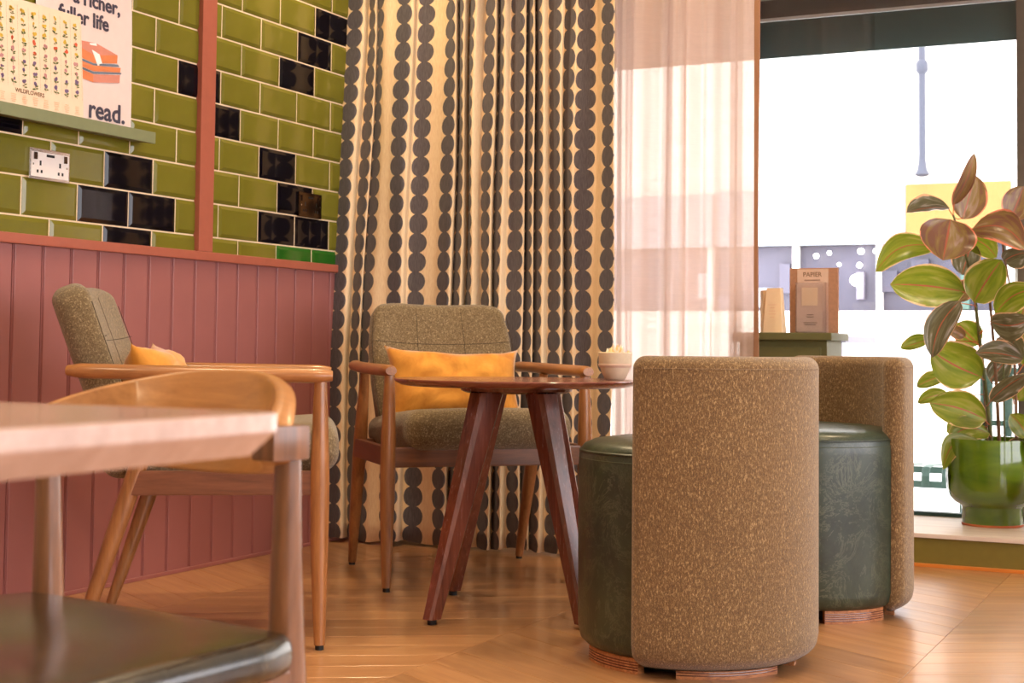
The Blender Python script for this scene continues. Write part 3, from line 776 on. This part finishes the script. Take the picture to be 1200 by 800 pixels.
# ------------------------------------------------------------------ left wall fittings
bm = B(); box(bm, XL+.009, XL+.061, 1.9, 3.711, 1.384, 1.400, .002); box(bm, XL+.062, XL+.075, 1.9, 3.713, 1.378, 1.414, .002)
tag(obj('picture_ledge', bm, 'sage_paint'), 'sage green picture ledge on the tiles holding the two posters', 'shelf')
def poster_sheet(name, y0, y1, z0, z1, xb, xt, curl, mat, label, th=.0015, group=None):
    bm = B(); n, m = 14, 10; g = []
    def X(s, q): return xb+(xt-xb)*q+curl*math.sin(q*PI)*.3+curl*max(0, s-.75)**2*8*(1-q*.5)
    for k, off in ((0, 0), (1, -th)):
        g.append([[bm.verts.new((X(i/n, j/m)+off, y0+(y1-y0)*i/n, z0+(z1-z0)*j/m)) for j in range(m+1)] for i in range(n+1)])
    for i in range(n):
        for j in range(m):
            bm.faces.new((g[0][i][j], g[0][i+1][j], g[0][i+1][j+1], g[0][i][j+1])); bm.faces.new((g[1][i][j], g[1][i][j+1], g[1][i+1][j+1], g[1][i+1][j]))
    for i in range(n):
        bm.faces.new((g[0][i][m], g[0][i+1][m], g[1][i+1][m], g[1][i][m])); bm.faces.new((g[0][i][0], g[1][i][0], g[1][i+1][0], g[0][i+1][0]))
    for j in range(m):
        bm.faces.new((g[0][n][j], g[1][n][j], g[1][n][j+1], g[0][n][j+1])); bm.faces.new((g[0][0][j], g[0][0][j+1], g[1][0][j+1], g[1][0][j]))
    o = tag(obj(name, bm, mat, smooth=True), label, 'poster', group)
    def place(bm2, lift=.0012):
        for v in bm2.verts:
            s = (v.co.y-y0)/(y1-y0); q = (v.co.z-z0)/(z1-z0); v.co.x = X(max(0, min(1, s)), q)+lift+(v.co.x)
        return bm2
    return o, place
P1, pl1 = poster_sheet('wildflower_poster', 2.95, 3.402, 1.402, 1.722, XL+.058, XL+.038, .004, 'cream_paper', 'cream landscape poster of small wildflowers in a grid, leaning in front on the ledge', .003)
P2, pl2 = poster_sheet('reading_poster', 3.235, 3.646, 1.402, 1.99, XL+.024, XL+.013, .014, 'white_paper', 'white poster with bold dark lettering and a stack of books, behind the wildflower poster', .001)
def flat_poly(bm, pts):  # pts in (y,z); x = 0, placed later
    bm.faces.new([bm.verts.new((0, y, z)) for y, z in pts])
# wildflower print
rnd = random.Random(11); lay_bm = {k: B() for k in ('petal_yellow', 'petal_red', 'petal_pink', 'petal_violet', 'petal_green', 'ink_brown')}
for c in range(11):
    for r in range(8):
        y = 3.376-.0424*c; z = 1.686-.0292*r+rnd.uniform(-.002, .002)
        if y < 2.965: continue
        main = ['petal_yellow', 'petal_yellow', 'petal_yellow', 'petal_red', 'petal_pink', 'petal_pink', 'petal_violet', 'petal_violet'][min(7, max(0, r+rnd.choice((-1, 0, 0, 1))))]
        for k in range(rnd.choice((3, 4, 5))):
            a = rnd.uniform(0, 6.28); d = rnd.uniform(0, .0065); s_ = rnd.uniform(.0028, .0062); cy, cz = y+d*math.cos(a), z+.004+abs(d*math.sin(a))
            flat_poly(lay_bm[main], [(cy+s_*math.cos(q*PI/3+a), cz+s_*math.sin(q*PI/3+a)) for q in range(6)])
        for k in range(4):
            s_ = rnd.uniform(.007, .014); a = rnd.choice((0, PI))+rnd.uniform(-.9, .9); cy, cz = y, z-rnd.uniform(0, .011)
            dy, dz = s_*math.cos(a), abs(s_*math.sin(a))*.7; flat_poly(lay_bm['petal_green'], [(cy, cz), (cy+dy*.5-dz*.22, cz+dz*.5+dy*.22), (cy+dy, cz+dz), (cy+dy*.5+dz*.22, cz+dz*.5-dy*.22)])
        flat_poly(lay_bm['petal_green'], [(y-.0005, z-.013), (y+.0005, z-.013), (y+.0005, z+.004), (y-.0005, z+.004)])
for c in range(12):
    y = 3.397-.0424*c
    if y > 2.955: flat_poly(lay_bm['ink_brown'], [(y, 1.466), (y+.0004, 1.466), (y+.0004, 1.705), (y, 1.705)])
for k, b in lay_bm.items(): tag(obj('flower_print', pl1(b), k, P1), kind='stuff')
b = text_bm('WILDFLOWERS', .0165, .0003, 'CENTER'); b.transform(on_left_wall(0, 3.185, 1.4525)); obj('title_print', pl1(b), 'ink_brown', P1)
b = B()
for c in range(11):
    y = 3.376-.0424*c
    if y < 2.97: continue
    for r in range(5): w = rnd.uniform(.006, .011); zz = 1.444-.0052*r; flat_poly(b, [(y-w, zz), (y+w, zz), (y+w, zz+.0022), (y-w, zz+.0022)])
tag(obj('caption_print', pl1(b), 'ink_peach', P1), kind='stuff')
# reading poster print
for s_, yc, zb, al, size in (('for a richer,', 3.445, 1.7665, 'CENTER', .062), ('fuller life', 3.435, 1.7065, 'CENTER', .062), ('read.', 3.459, 1.4305, 'LEFT', .080)):
    b = text_bm(s_, size, .0008, al); me_ = bpy.data.meshes.new('t'); b.to_mesh(me_)
    for dx, dy in ((.0016, 0), (-.0016, 0), (0, .001), (0, -.001)):
        m2 = me_.copy(); m2.transform(Matrix.Translation((dx, dy, .00004*(1+dx*500+dy*300)))); b.from_mesh(m2); bpy.data.meshes.remove(m2)
    bpy.data.meshes.remove(me_)
    b.transform(on_left_wall(0, yc, zb)); obj('lettering', pl2(b), 'ink_dark', P2)
BK = [('ink_salmon', [(3.33, 1.652), (3.47, 1.660), (3.566, 1.640), (3.46, 1.622)]), ('ink_orange', [(3.33, 1.652), (3.46, 1.622), (3.46, 1.597), (3.33, 1.615)]), ('ink_orange', [(3.46, 1.622), (3.566, 1.640), (3.564, 1.614), (3.46, 1.597)]),
      ('ink_teal', [(3.33, 1.612), (3.46, 1.596), (3.568, 1.612), (3.575, 1.605), (3.46, 1.590), (3.33, 1.604)]), ('ink_orange', [(3.33, 1.604), (3.46, 1.590), (3.580, 1.603), (3.578, 1.588), (3.46, 1.572), (3.33, 1.586)]),
      ('ink_teal', [(3.33, 1.586), (3.46, 1.571), (3.583, 1.588), (3.583, 1.583), (3.46, 1.564), (3.33, 1.580)]), ('ink_orange', [(3.33, 1.580), (3.46, 1.563), (3.46, 1.538), (3.33, 1.552)]), ('ink_salmon', [(3.46, 1.563), (3.578, 1.580), (3.576, 1.555), (3.46, 1.538)]),
      ('ink_white', [(3.440, 1.655), (3.470, 1.660), (3.500, 1.598), (3.478, 1.592)])]
for k, (m_, pts) in enumerate(BK):
    b = B(); flat_poly(b, [(y+.018, z) for y, z in pts]); obj('book_print', pl2(b, .0012+.0003*(k == 8)), m_, P2)

def socket(yc, zc, w, h, dark, label):
    t = thing('socket_plate', label, 'socket', (XL+.0125, yc, zc), 0)
    fm, im = ('dark_chrome', 'dark_chrome') if dark else ('chrome', 'white_plastic')
    bm = B(); box(bm, 0, .008, -w/2, w/2, -h/2, h/2, .002); obj('plate', bm, fm, t)
    bm = B(); box(bm, .008, .0095, -w/2+.007, w/2-.007, -h/2+.008, h/2-.010, .0005); obj('insert', bm, im, t)
    for s in (-1, 1):
        bm = B(); box(bm, .0095, .0135, s*(w/2-.021)-.006, s*(w/2-.021)+.006, h/2-.033, h/2-.012, .001); tag(obj('switch', bm, 'dark_chrome', t), 'small rocker switch')
        bm = B(); c = s*w*.26
        box(bm, .0094, .0101, c-s*.003-.0035, c-s*.003+.0035, -.004, .010)
        box(bm, .0094, .0101, c-.0115, c-.0045, -.026, -.017); box(bm, .0094, .0101, c+.0045, c+.0115, -.026, -.017)
        obj('pin_holes', bm, 'black_plastic', t)
        bm = B(); tube(bm, [(.0095, s*(w/2-.014), -.002), (.0104, s*(w/2-.014), -.002)], .0032, 12); obj('screw', bm, 'chrome', t)
    bm = B(); box(bm, .0094, .0102, -.016, .016, h/2-.022, h/2-.014); obj('marking', bm, 'black_plastic', t)
socket(3.309, 1.265, .165, .090, False, 'white double socket with a chrome edge, below the posters')
socket(4.673, 1.271, .152, .092, True, 'dark chrome double socket near the patterned curtain')

# ------------------------------------------------------------------ cabinet by the window and what stands on it
def cabinet():
    t = thing('cabinet', 'olive green cabinet in front of the window, right of the sheer curtain', 'cabinet', (-1.6, 5.17, 0))
    bm = B(); box(bm, .02, .330, -.09, .12, .0, .783, .003); obj('body', bm, 'cabinet_green', t)
    bm = B(); box(bm, .0, .352, -.115, .135, .783, .809, .004); obj('worktop', bm, 'cabinet_green', t)
    bm = B(); box(bm, .04, .31, -.101, -.09, .08, .76, .003); d = obj('door', bm, 'cabinet_green', t)
    bm = B(); tube(bm, [(.27, -.115, .5), (.27, -.115, .6)], .005, 8); obj('handle', bm, 'dark_chrome', d)
cabinet()
def display_stand():
    t = thing('display_board', 'brown kraft display board with a clear leaflet pocket, on the green cabinet', 'display', (-1.337, 5.16, .809))
    bm = B(); box(bm, -.086, .086, 0, .012, 0, .228, .0015); obj('backboard', bm, 'kraft', t)
    bm = B(); box(bm, -.058, .052, -.003, 0, .0, .224, .0005); obj('header_card', bm, 'kraft_pale', t)
    b = text_bm('PAPIER', .022, .0003, 'CENTER'); b.transform(on_far_wall(-.004, -.0036, .198)); obj('lettering', b, 'ink_brown', t)
    b = B()
    for k, (w, z) in enumerate(((.028, .184), (.012, .062), (.012, .054), (.024, .034), (.02, .027))): box(b, -.004-w, -.004+w, -.0322 if k else -.004, -.031 if k else -.003, z, z+.0028)
    obj('small_print', b, 'ink_brown', t)
    bm = B(); box(bm, -.052, .040, -.0305, -.028, .006, .170); lf = obj('leaflet', bm, 'kraft_pale', t)
    bm = B(); box(bm, -.034, .022, -.0318, -.0305, .095, .158); obj('picture', bm, 'cream_card', lf)
    bm = B(); box(bm, -.055, .052, -.038, -.036, 0, .176); box(bm, -.055, -.052, -.036, 0, 0, .176); box(bm, .049, .052, -.036, 0, 0, .176); box(bm, -.055, .052, -.036, 0, 0, .003)
    obj('clear_pocket', bm, 'acrylic', t)
display_stand()
bm = B(); box(bm, -.024, .024, -.025, .025, 0, .152, .002); o = obj('carton', bm, 'cream_card', loc=(-1.512, 5.20, .809), rot=(0, 0, .5))
tag(o, 'plain cream carton on the cabinet, half hidden behind the taller cream carton', 'box')
t = thing('carton', 'cream carton with small print on the cabinet, left of the kraft display board', 'box', (-1.474, 5.15, .809), -.12)
bm = B()
lo = [(-.036, -.02, 0), (.036, -.02, 0), (.036, .02, 0), (-.036, .02, 0)]; hi = [(-.026, -.012, .158), (.026, -.012, .158), (.026, .012, .158), (-.026, .012, .158)]
v = [bm.verts.new(p) for p in lo+hi]
for f in ((0, 3, 2, 1), (4, 5, 6, 7), (0, 1, 5, 4), (1, 2, 6, 5), (2, 3, 7, 6), (3, 0, 4, 7)): bm.faces.new([v[i] for i in f])
obj('body', bm, 'cream_card', t)
bm = B()
for k, w in enumerate((.016, .010, .012, .014, .009)): z = .098-.011*k; yy = -.02+.008*z/.158-.0008; box(bm, -.002-w, -.002+w, yy-.0004, yy, z, z+.0016)
obj('small_print', bm, 'ink_peach', t)

# ------------------------------------------------------------------ potted rubber plant
PC = Vector((-.8174, 5.722, .1155))
def plant():
    t = thing('potted_rubber_plant', 'tall variegated rubber plant in a glossy green footed pot on the window sill', 'plant', PC)
    bm = B(); lathe(bm, [(0, .0), (.100, .0), (.106, .003), (.108, .012), (.108, .065), (.112, .072), (.135, .084), (.153, .105), (.162, .135), (.1645, .18), (.1645, .312), (.163, .317), (.157, .316), (.155, .300), (.155, .27), (0, .27)], 72)
    p = obj('pot', bm, 'green_glaze', t, True)
    bm = B(); lathe(bm, [(.1068, .0005), (.1088, .001), (.1088, .007), (.107, .009)], 64); tag(obj('unglazed_foot', bm, 'terracotta', p), 'bare terracotta rim under the foot')
    bm = B(); lathe(bm, [(0, .295), (.1, .294), (.154, .288), (.156, .27)], 40); obj('soil', bm, 'soil', t, True)
    def S_(name, pts, r0, r1, mat):
        bm = B(); n = len(pts); tube(bm, [Vector(q)-PC for q in pts], [r0+(r1-r0)*k/(n-1) for k in range(n)], 10); obj(name, bm, mat, t, True)
    for st in STEMS: S_('stem', *st)
    for L in LEAVES: leaf(t, *L)
def leaf(t, base, tip, w, bend, tilt, mat, attach):
    b, e = Vector(base)-PC, Vector(tip)-PC; d = e-b; L = d.length; dn = d.normalized()
    # the blade's width runs across the view-side; tilt turns it about its own midrib
    n0 = Vector((.14, -.99, 0)); side = dn.cross(n0).normalized(); nrm = side.cross(dn).normalized()
    R = Matrix.Rotation(tilt, 3, dn); side = R @ side; nrm = R @ nrm
    upb = Vector((0, 0, 1)); upb = (upb-dn*upb.dot(dn)); 
    if upb.length > .05: upb.normalize()
    bm = B(); uvl = bm.loops.layers.uv.new('UVMap'); n, m = 12, 8; rows = []
    for i in range(n+1):
        s = i/n; ww = w/2*(abs(math.sin(PI*s**.9))**.58 if 0 < s < 1 else 0)*1.0
        if s > .9: ww *= 1-(s-.9)*2
        c = b+d*s+upb*bend*L*math.sin(PI*s)
        row = []
        for j in range(m+1):
            q = -1+2*j/m
            cup = -.14*w*(q*q)+.012*w*math.sin(s*17+q*3)*abs(q)
            row.append((bm.verts.new(c+side*ww*q+nrm*cup*-1*(ww/(w/2+1e-6))), (q, s)))
        rows.append(row)
    for a, c_ in zip(rows, rows[1:]):
        for j in range(m):
            q = (a[j], a[j+1], c_[j+1], c_[j]); f = bm.faces.new([v for v, _ in q])
            for l, (_, uv) in zip(f.loops, q): l[uvl].uv = uv
    o = obj('leaf', bm, mat, t, 'all')
    if attach:
        bm = B(); a = Vector(attach)-PC; mid = (a+b)/2+Vector((0, 0, -.004)); tube(bm, [a, mid, b+d*.04], .0018, 6); obj('petiole', bm, 'terracotta', o)
#PLANT-BEGIN
STEMS = [
 ( [(-0.813, 5.722, 0.349), (-0.831, 5.722, 0.536), (-0.854, 5.722, 0.756), (-0.876, 5.712, 0.961), (-0.906, 5.712, 1.104), (-0.95, 5.702, 1.258)] , 0.0075 , 0.0035 ,'stem_green'),
 ( [(-0.796, 5.772, 0.347), (-0.804, 5.772, 0.535), (-0.813, 5.772, 0.725), (-0.832, 5.782, 0.948), (-0.873, 5.772, 1.05)] , 0.0075 , 0.004 ,'stem_brown'),
 ( [(-0.83, 5.752, 0.347), (-0.841, 5.752, 0.472), (-0.854, 5.762, 0.661), (-0.891, 5.772, 0.98), (-0.904, 5.772, 1.028)] , 0.005 , 0.003 ,'stem_brown'),
 ( [(-0.729, 5.692, 0.355), (-0.728, 5.692, 0.571), (-0.735, 5.692, 0.788), (-0.746, 5.692, 0.975), (-0.775, 5.692, 1.157)] , 0.006 , 0.003 ,'stem_brown'),
 ( [(-0.781, 5.792, 0.346), (-0.786, 5.792, 0.63), (-0.781, 5.792, 0.916)] , 0.004 , 0.003 ,'stem_green'),
]
LEAVES = [
 ( (-0.95, 5.702, 1.296) , (-0.871, 5.692, 1.486) , 0.057 , -0.05 , 0.35 ,'leaf_bronze', (-0.95, 5.702, 1.258) ),
 ( (-0.923, 5.742, 1.244) , (-0.879, 5.762, 1.412) , 0.133 , 0 , 0.26 ,'leaf_bronze', (-0.95, 5.702, 1.251) ),
 ( (-0.961, 5.692, 1.283) , (-1.109, 5.632, 1.266) , 0.167 , 0.06 , 1.08 ,'leaf_dark', (-0.95, 5.702, 1.251) ),
 ( (-0.953, 5.662, 1.239) , (-0.971, 5.602, 1.083) , 0.208 , 0.0 , -0.14 ,'leaf_bronze', (-0.944, 5.702, 1.226) ),
 ( (-1.01, 5.702, 1.141) , (-1.23, 5.662, 1.046) , 0.108 , 0.2 , 0.17 ,'leaf_green', (-0.906, 5.712, 1.104) ),
 ( (-0.911, 5.722, 0.971) , (-1.176, 5.662, 1.0) , 0.164 , 0.03 , 0.09 ,'leaf_green', (-0.876, 5.712, 0.961) ),
 ( (-0.883, 5.702, 1.205) , (-0.683, 5.642, 1.121) , 0.13 , 0.2 , -0.17 ,'leaf_bronze', (-0.935, 5.702, 1.216) ),
 ( (-0.749, 5.722, 1.235) , (-0.703, 5.742, 1.361) , 0.116 , 0 , 0.17 ,'leaf_bronze', (-0.775, 5.692, 1.157) ),
 ( (-0.916, 5.772, 1.185) , (-0.806, 5.782, 1.101) , 0.096 , 0.1 , 0.0 ,'leaf_green', (-0.935, 5.702, 1.216) ),
 ( (-0.895, 5.782, 1.163) , (-0.936, 5.802, 1.039) , 0.121 , 0 , 0.35 ,'leaf_dark', (-0.912, 5.712, 1.136) ),
 ( (-0.876, 5.692, 0.932) , (-0.776, 5.692, 1.088) , 0.155 , 0.02 , -0.26 ,'leaf_green', (-0.87, 5.712, 0.914) ),
 ( (-0.77, 5.692, 1.082) , (-0.681, 5.672, 1.111) , 0.122 , 0.08 , 0.87 ,'leaf_dark', (-0.773, 5.692, 1.132) ),
 ( (-0.797, 5.662, 0.887) , (-0.626, 5.622, 0.978) , 0.111 , 0.14 , 0.26 ,'leaf_green', (-0.858, 5.712, 0.819) ),
 ( (-0.807, 5.632, 0.859) , (-0.664, 5.592, 0.867) , 0.114 , -0.12 , 0.35 ,'leaf_dark', (-0.858, 5.712, 0.813) ),
 ( (-0.919, 5.652, 0.937) , (-1.015, 5.622, 0.726) , 0.109 , 0.1 , 0.21 ,'leaf_dark', (-0.873, 5.712, 0.92) ),
 ( (-0.907, 5.692, 0.803) , (-0.965, 5.672, 0.837) , 0.051 , 0.0 , 0.17 ,'leaf_bronze', (-0.857, 5.722, 0.775) ),
 ( (-0.869, 5.762, 0.775) , (-0.948, 5.772, 0.858) , 0.107 , 0.0 , 0.0 ,'leaf_green', (-0.854, 5.722, 0.75) ),
 ( (-1.045, 5.752, 0.796) , (-1.154, 5.742, 0.76) , 0.074 , 0.0 , 0.7 ,'leaf_green', (-0.857, 5.722, 0.788) ),
 ( (-0.849, 5.702, 0.656) , (-1.026, 5.662, 0.754) , 0.18 , -0.04 , 0.14 ,'leaf_green', (-0.842, 5.722, 0.646) ),
 ( (-0.699, 5.662, 0.724) , (-0.857, 5.602, 0.746) , 0.104 , 0.05 , 0.61 ,'leaf_dark', (-0.733, 5.692, 0.695) ),
 ( (-0.704, 5.672, 0.72) , (-0.797, 5.702, 0.8) , 0.101 , 0.1 , 0.17 ,'leaf_dark', (-0.733, 5.692, 0.695) ),
 ( (-0.994, 5.782, 0.658) , (-1.1, 5.772, 0.615) , 0.064 , 0.05 , 0.35 ,'leaf_green', (-0.856, 5.772, 0.693) ),
 ( (-0.98, 5.772, 0.588) , (-1.095, 5.762, 0.554) , 0.062 , 0.08 , 0.52 ,'leaf_green', (-0.853, 5.772, 0.591) ),
 ( (-0.833, 5.692, 0.5) , (-1.027, 5.632, 0.559) , 0.136 , 0.06 , 0.09 ,'leaf_green', (-0.825, 5.722, 0.48) ),
 ( (-0.822, 5.702, 0.45) , (-0.968, 5.642, 0.404) , 0.094 , 0.25 , 0.17 ,'leaf_green', (-0.819, 5.722, 0.436) ),
 ( (-0.847, 5.662, 0.423) , (-0.973, 5.602, 0.319) , 0.081 , 0.28 , 0.26 ,'leaf_green', (-0.816, 5.722, 0.412) ),
 ( (-0.89, 5.772, 0.479) , (-0.988, 5.762, 0.448) , 0.087 , 0.15 , 0.17 ,'leaf_green', (-0.831, 5.722, 0.474) ),
 ( (-0.741, 5.702, 0.577) , (-0.68, 5.692, 0.674) , 0.094 , 0.0 , 0.17 ,'leaf_green', (-0.731, 5.692, 0.559) ),
 ( (-0.81, 5.622, 0.571) , (-0.67, 5.582, 0.673) , 0.087 , 0.05 , 0.61 ,'leaf_dark', (-0.837, 5.722, 0.549) ),
 ( (-0.711, 5.752, 0.701) , (-0.653, 5.752, 0.814) , 0.123 , 0.0 , -0.17 ,'leaf_green', (-0.733, 5.692, 0.664) ),
 ( (-0.738, 5.762, 0.805) , (-0.694, 5.772, 0.962) , 0.114 , 0.0 , 0.0 ,'leaf_green', (-0.741, 5.692, 0.788) ),
 ( (-0.686, 5.682, 0.443) , (-0.746, 5.672, 0.525) , 0.079 , 0.05 , 0.09 ,'leaf_green', (-0.728, 5.692, 0.478) ),
 ( (-0.766, 5.682, 0.397) , (-0.639, 5.602, 0.364) , 0.084 , 0.2 , 0.7 ,'leaf_dark', (-0.796, 5.772, 0.378) ),
 ( (-0.698, 5.742, 0.602) , (-0.624, 5.742, 0.644) , 0.082 , 0.0 , 0.52 ,'leaf_dark', (-0.731, 5.692, 0.577) ),
 ( (-0.898, 5.812, 1.013) , (-0.968, 5.822, 0.943) , 0.08 , 0.0 , 0.17 ,'leaf_bronze', (-0.881, 5.742, 0.962) ),
 ( (-0.836, 5.802, 0.642) , (-0.769, 5.812, 0.732) , 0.085 , 0.0 , 0.0 ,'leaf_dark', (-0.813, 5.772, 0.63) ),
 ( (-0.86, 5.752, 1.036) , (-0.811, 5.772, 1.004) , 0.071 , 0.1 , 0.0 ,'leaf_green', (-0.865, 5.722, 1.009) ),
]
#PLANT-END
plant()
t = thing('small_planter', 'terracotta planter with a pink speckled band on the sill, right of the green pot', 'planter', (-.585, 5.52, .1155))
bm = B(); lathe(bm, [(0, 0), (.062, 0), (.066, .003), (.081, .122), (.079, .124), (.073, .12), (.07, .08), (0, .08)], 40); obj('pot', bm, 'terracotta', t, True)
bm = B(); lathe(bm, [(.0802, .122), (.0818, .122), (.0895, .188), (.0885, .190), (.082, .188), (.078, .122)], 40); obj('speckled_band', bm, 'pink_speckle', t, True)
bm = B(); lathe(bm, [(0, .175), (.083, .172)], 30); obj('soil', bm, 'soil', t, True)

# ------------------------------------------------------------------ the street outside
bm = B(); box(bm, -16, 14, 6.0, 15, -.4, -.2); struct('ground', bm, 'pavement', 'bright sunlit pavement and street outside the window')
def street():
    t = thing('shop_building', 'white building across the street with yellow and pale blue fascias over shop windows', 'building', (-3, 15, -.2))
    bm = B(); box(bm, -13, 15, 0, .4, 2.05, 9); box(bm, -13, 15, .3, .4, 0, 2.1); obj('wall', bm, 'facade_white', t)
    bm = B(); box(bm, -1.9, .055, -.08, 0, 2.02, 2.60, .01); tag(obj('fascia', bm, 'facade_blue', t), 'pale blue fascia')
    bm = B(); box(bm, .06, 1.05, -.10, 0, 2.02, 2.60, .01); tag(obj('fascia', bm, 'facade_yellow', t), 'yellow fascia')
    bm = B(); box(bm, -9, -1.95, -.08, 0, 2.02, 2.58, .01); tag(obj('fascia', bm, 'facade_blue', t), 'pale blue fascia')
    for x0, x1, m_ in ((-6.9, -2.0, 'shop_mid'), (-1.95, -1.1, 'shop_mid'), (-1.05, -.25, 'shop_dark'), (-.2, .95, 'shop_dark'), (1.1, 3.2, 'facade_white')):
        bm = B(); box(bm, x0, x1, .1, .28, 1.35, 2.02); obj('shop_window', bm, m_, t)
        bm = B(); box(bm, x0-.03, x1+.03, -.02, .28, 0, 1.35); obj('stall_riser', bm, 'facade_white', t)
    bm = B(); box(bm, -7, -6.8, -.02, .3, 0, 2.02)
    for x in (-1.99, -1.08, -.225, 1.03): box(bm, x-.025, x+.025, -.02, .3, 1.35, 2.02)
    obj('pilasters', bm, 'facade_white', t)
    rs = random.Random(5)
    for k in range(22):
        x = -6.6+7.4*k/22+rs.uniform(-.1, .1); w = rs.uniform(.06, .2); z = rs.uniform(1.4, 1.75); h = rs.uniform(.1, .3)
        bm = B(); box(bm, x, x+w, .02, .10, z-.05, min(z+h, 2.0)); obj('window_display', bm, rs.choice(['shop_mid', 'pale_stone', 'shop_dark', 'facade_blue', 'garden_green', 'coral_print' if k > 18 else 'shop_mid']), t)
    for x, z, r in ((-1.23, 2.08, .055), (-.855, 1.93, .05), (-.40, 1.97, .06), (-.415, 1.83, .05), (-.45, 1.68, .11), (-.25, 1.97, .05), (-.72, 1.96, .04), (-.62, 1.84, .035)):
        bm = B(); bmesh.ops.create_uvsphere(bm, u_segments=14, v_segments=8, radius=r*.52); l = obj('shop_lamp', bm, 'shop_lamp_glow', t, 'all', loc=(x, -.02+.0, z-.02))
street()
def downpipe():
    t = thing('downpipe', 'grey rainwater downpipe on the white wall across the street', 'pipe', (-2.76, 14.80, 0))
    bm = B(); tube(bm, [(0, 0, 2.50), (0, 0, 6)], .034, 14); obj('pipe', bm, 'pipe_grey', t, True)
    for z in (3.54, 4.9): bm = B(); lathe(bm, [(.036, z-.07), (.058, z-.04), (.058, z+.04), (.036, z+.07)], 16); obj('collar', bm, 'pipe_grey', t, True)
    bm = B(); lathe(bm, [(.036, 2.62), (.05, 2.52), (.075, 2.48), (.04, 2.46)], 16); obj('shoe', bm, 'pipe_grey', t, True)
downpipe()
def outdoor_stool(loc):
    t = thing('slatted_stool', 'green slatted metal stool outside the window, left of the green pot', 'stool', loc)
    for k in range(6):
        x = -.25+.085*k
        bm = B(); pts = [(x, .3, .44), (x, .05, .452), (x, .0, .445), (x, -.02, .41), (x, -.024, .37)]
        tube(bm, pts, .018, 8, flat=(.35, 1), upv=(0, -1, .3)); obj('slat', bm, 'garden_green', t)
    bm = B(); box(bm, -.29, .22, -.018, .004, .36, .39, .004); box(bm, -.29, .22, .28, .30, .40, .43, .004); obj('frame', bm, 'garden_green', t)
    for x in (-.27, .16):
        for y in (-.008, .28): bm = B(); box(bm, x-.014, x+.014, y-.01, y+.01, 0, .38); obj('leg', bm, 'garden_green', t)
outdoor_stool((-1.225, 6.62, -.2))
def outdoor_chair(loc):
    t = thing('slatted_chair', 'green slatted metal chair outside, seen behind the stems of the rubber plant', 'chair', loc)
    for k in range(6):
        x = -.21+.084*k
        bm = B(); tube(bm, [(x, .24, .86), (x, .2, .56), (x, .14, .46), (x, -.16, .455), (x, -.2, .42)], .018, 8, flat=(.35, 1), upv=(0, -1, .3)); obj('slat', bm, 'garden_green', t)
    bm = B(); box(bm, -.24, .24, .225, .245, .85, .88, .004); box(bm, -.24, .24, .19, .21, .62, .645, .004); box(bm, -.24, .24, -.19, -.17, .40, .43, .004); obj('frame', bm, 'garden_green', t)
    for x in (-.23, .23):
        bm = B(); box(bm, x-.012, x+.012, -.19, -.166, 0, .42); obj('leg', bm, 'garden_green', t)
        bm = B(); box(bm, x-.012, x+.012, .19, .214, 0, .86); obj('leg', bm, 'garden_green', t)
outdoor_chair((-.80, 6.75, -.2))
t = thing('pavement_table', 'pale outdoor table just beyond the glass, right of the green cabinet', 'table', (-1.80, 6.9, -.2))
bm = B(); box(bm, -.28, .235, -.3, .3, .985, 1.015, .004); obj('tabletop', bm, 'pale_stone', t)
bm = B(); box(bm, -.06, .13, -.08, .08, .0, .985, .004); obj('pedestal', bm, 'pale_stone', t)
print('planks', K, 'objects', len(bpy.data.objects))
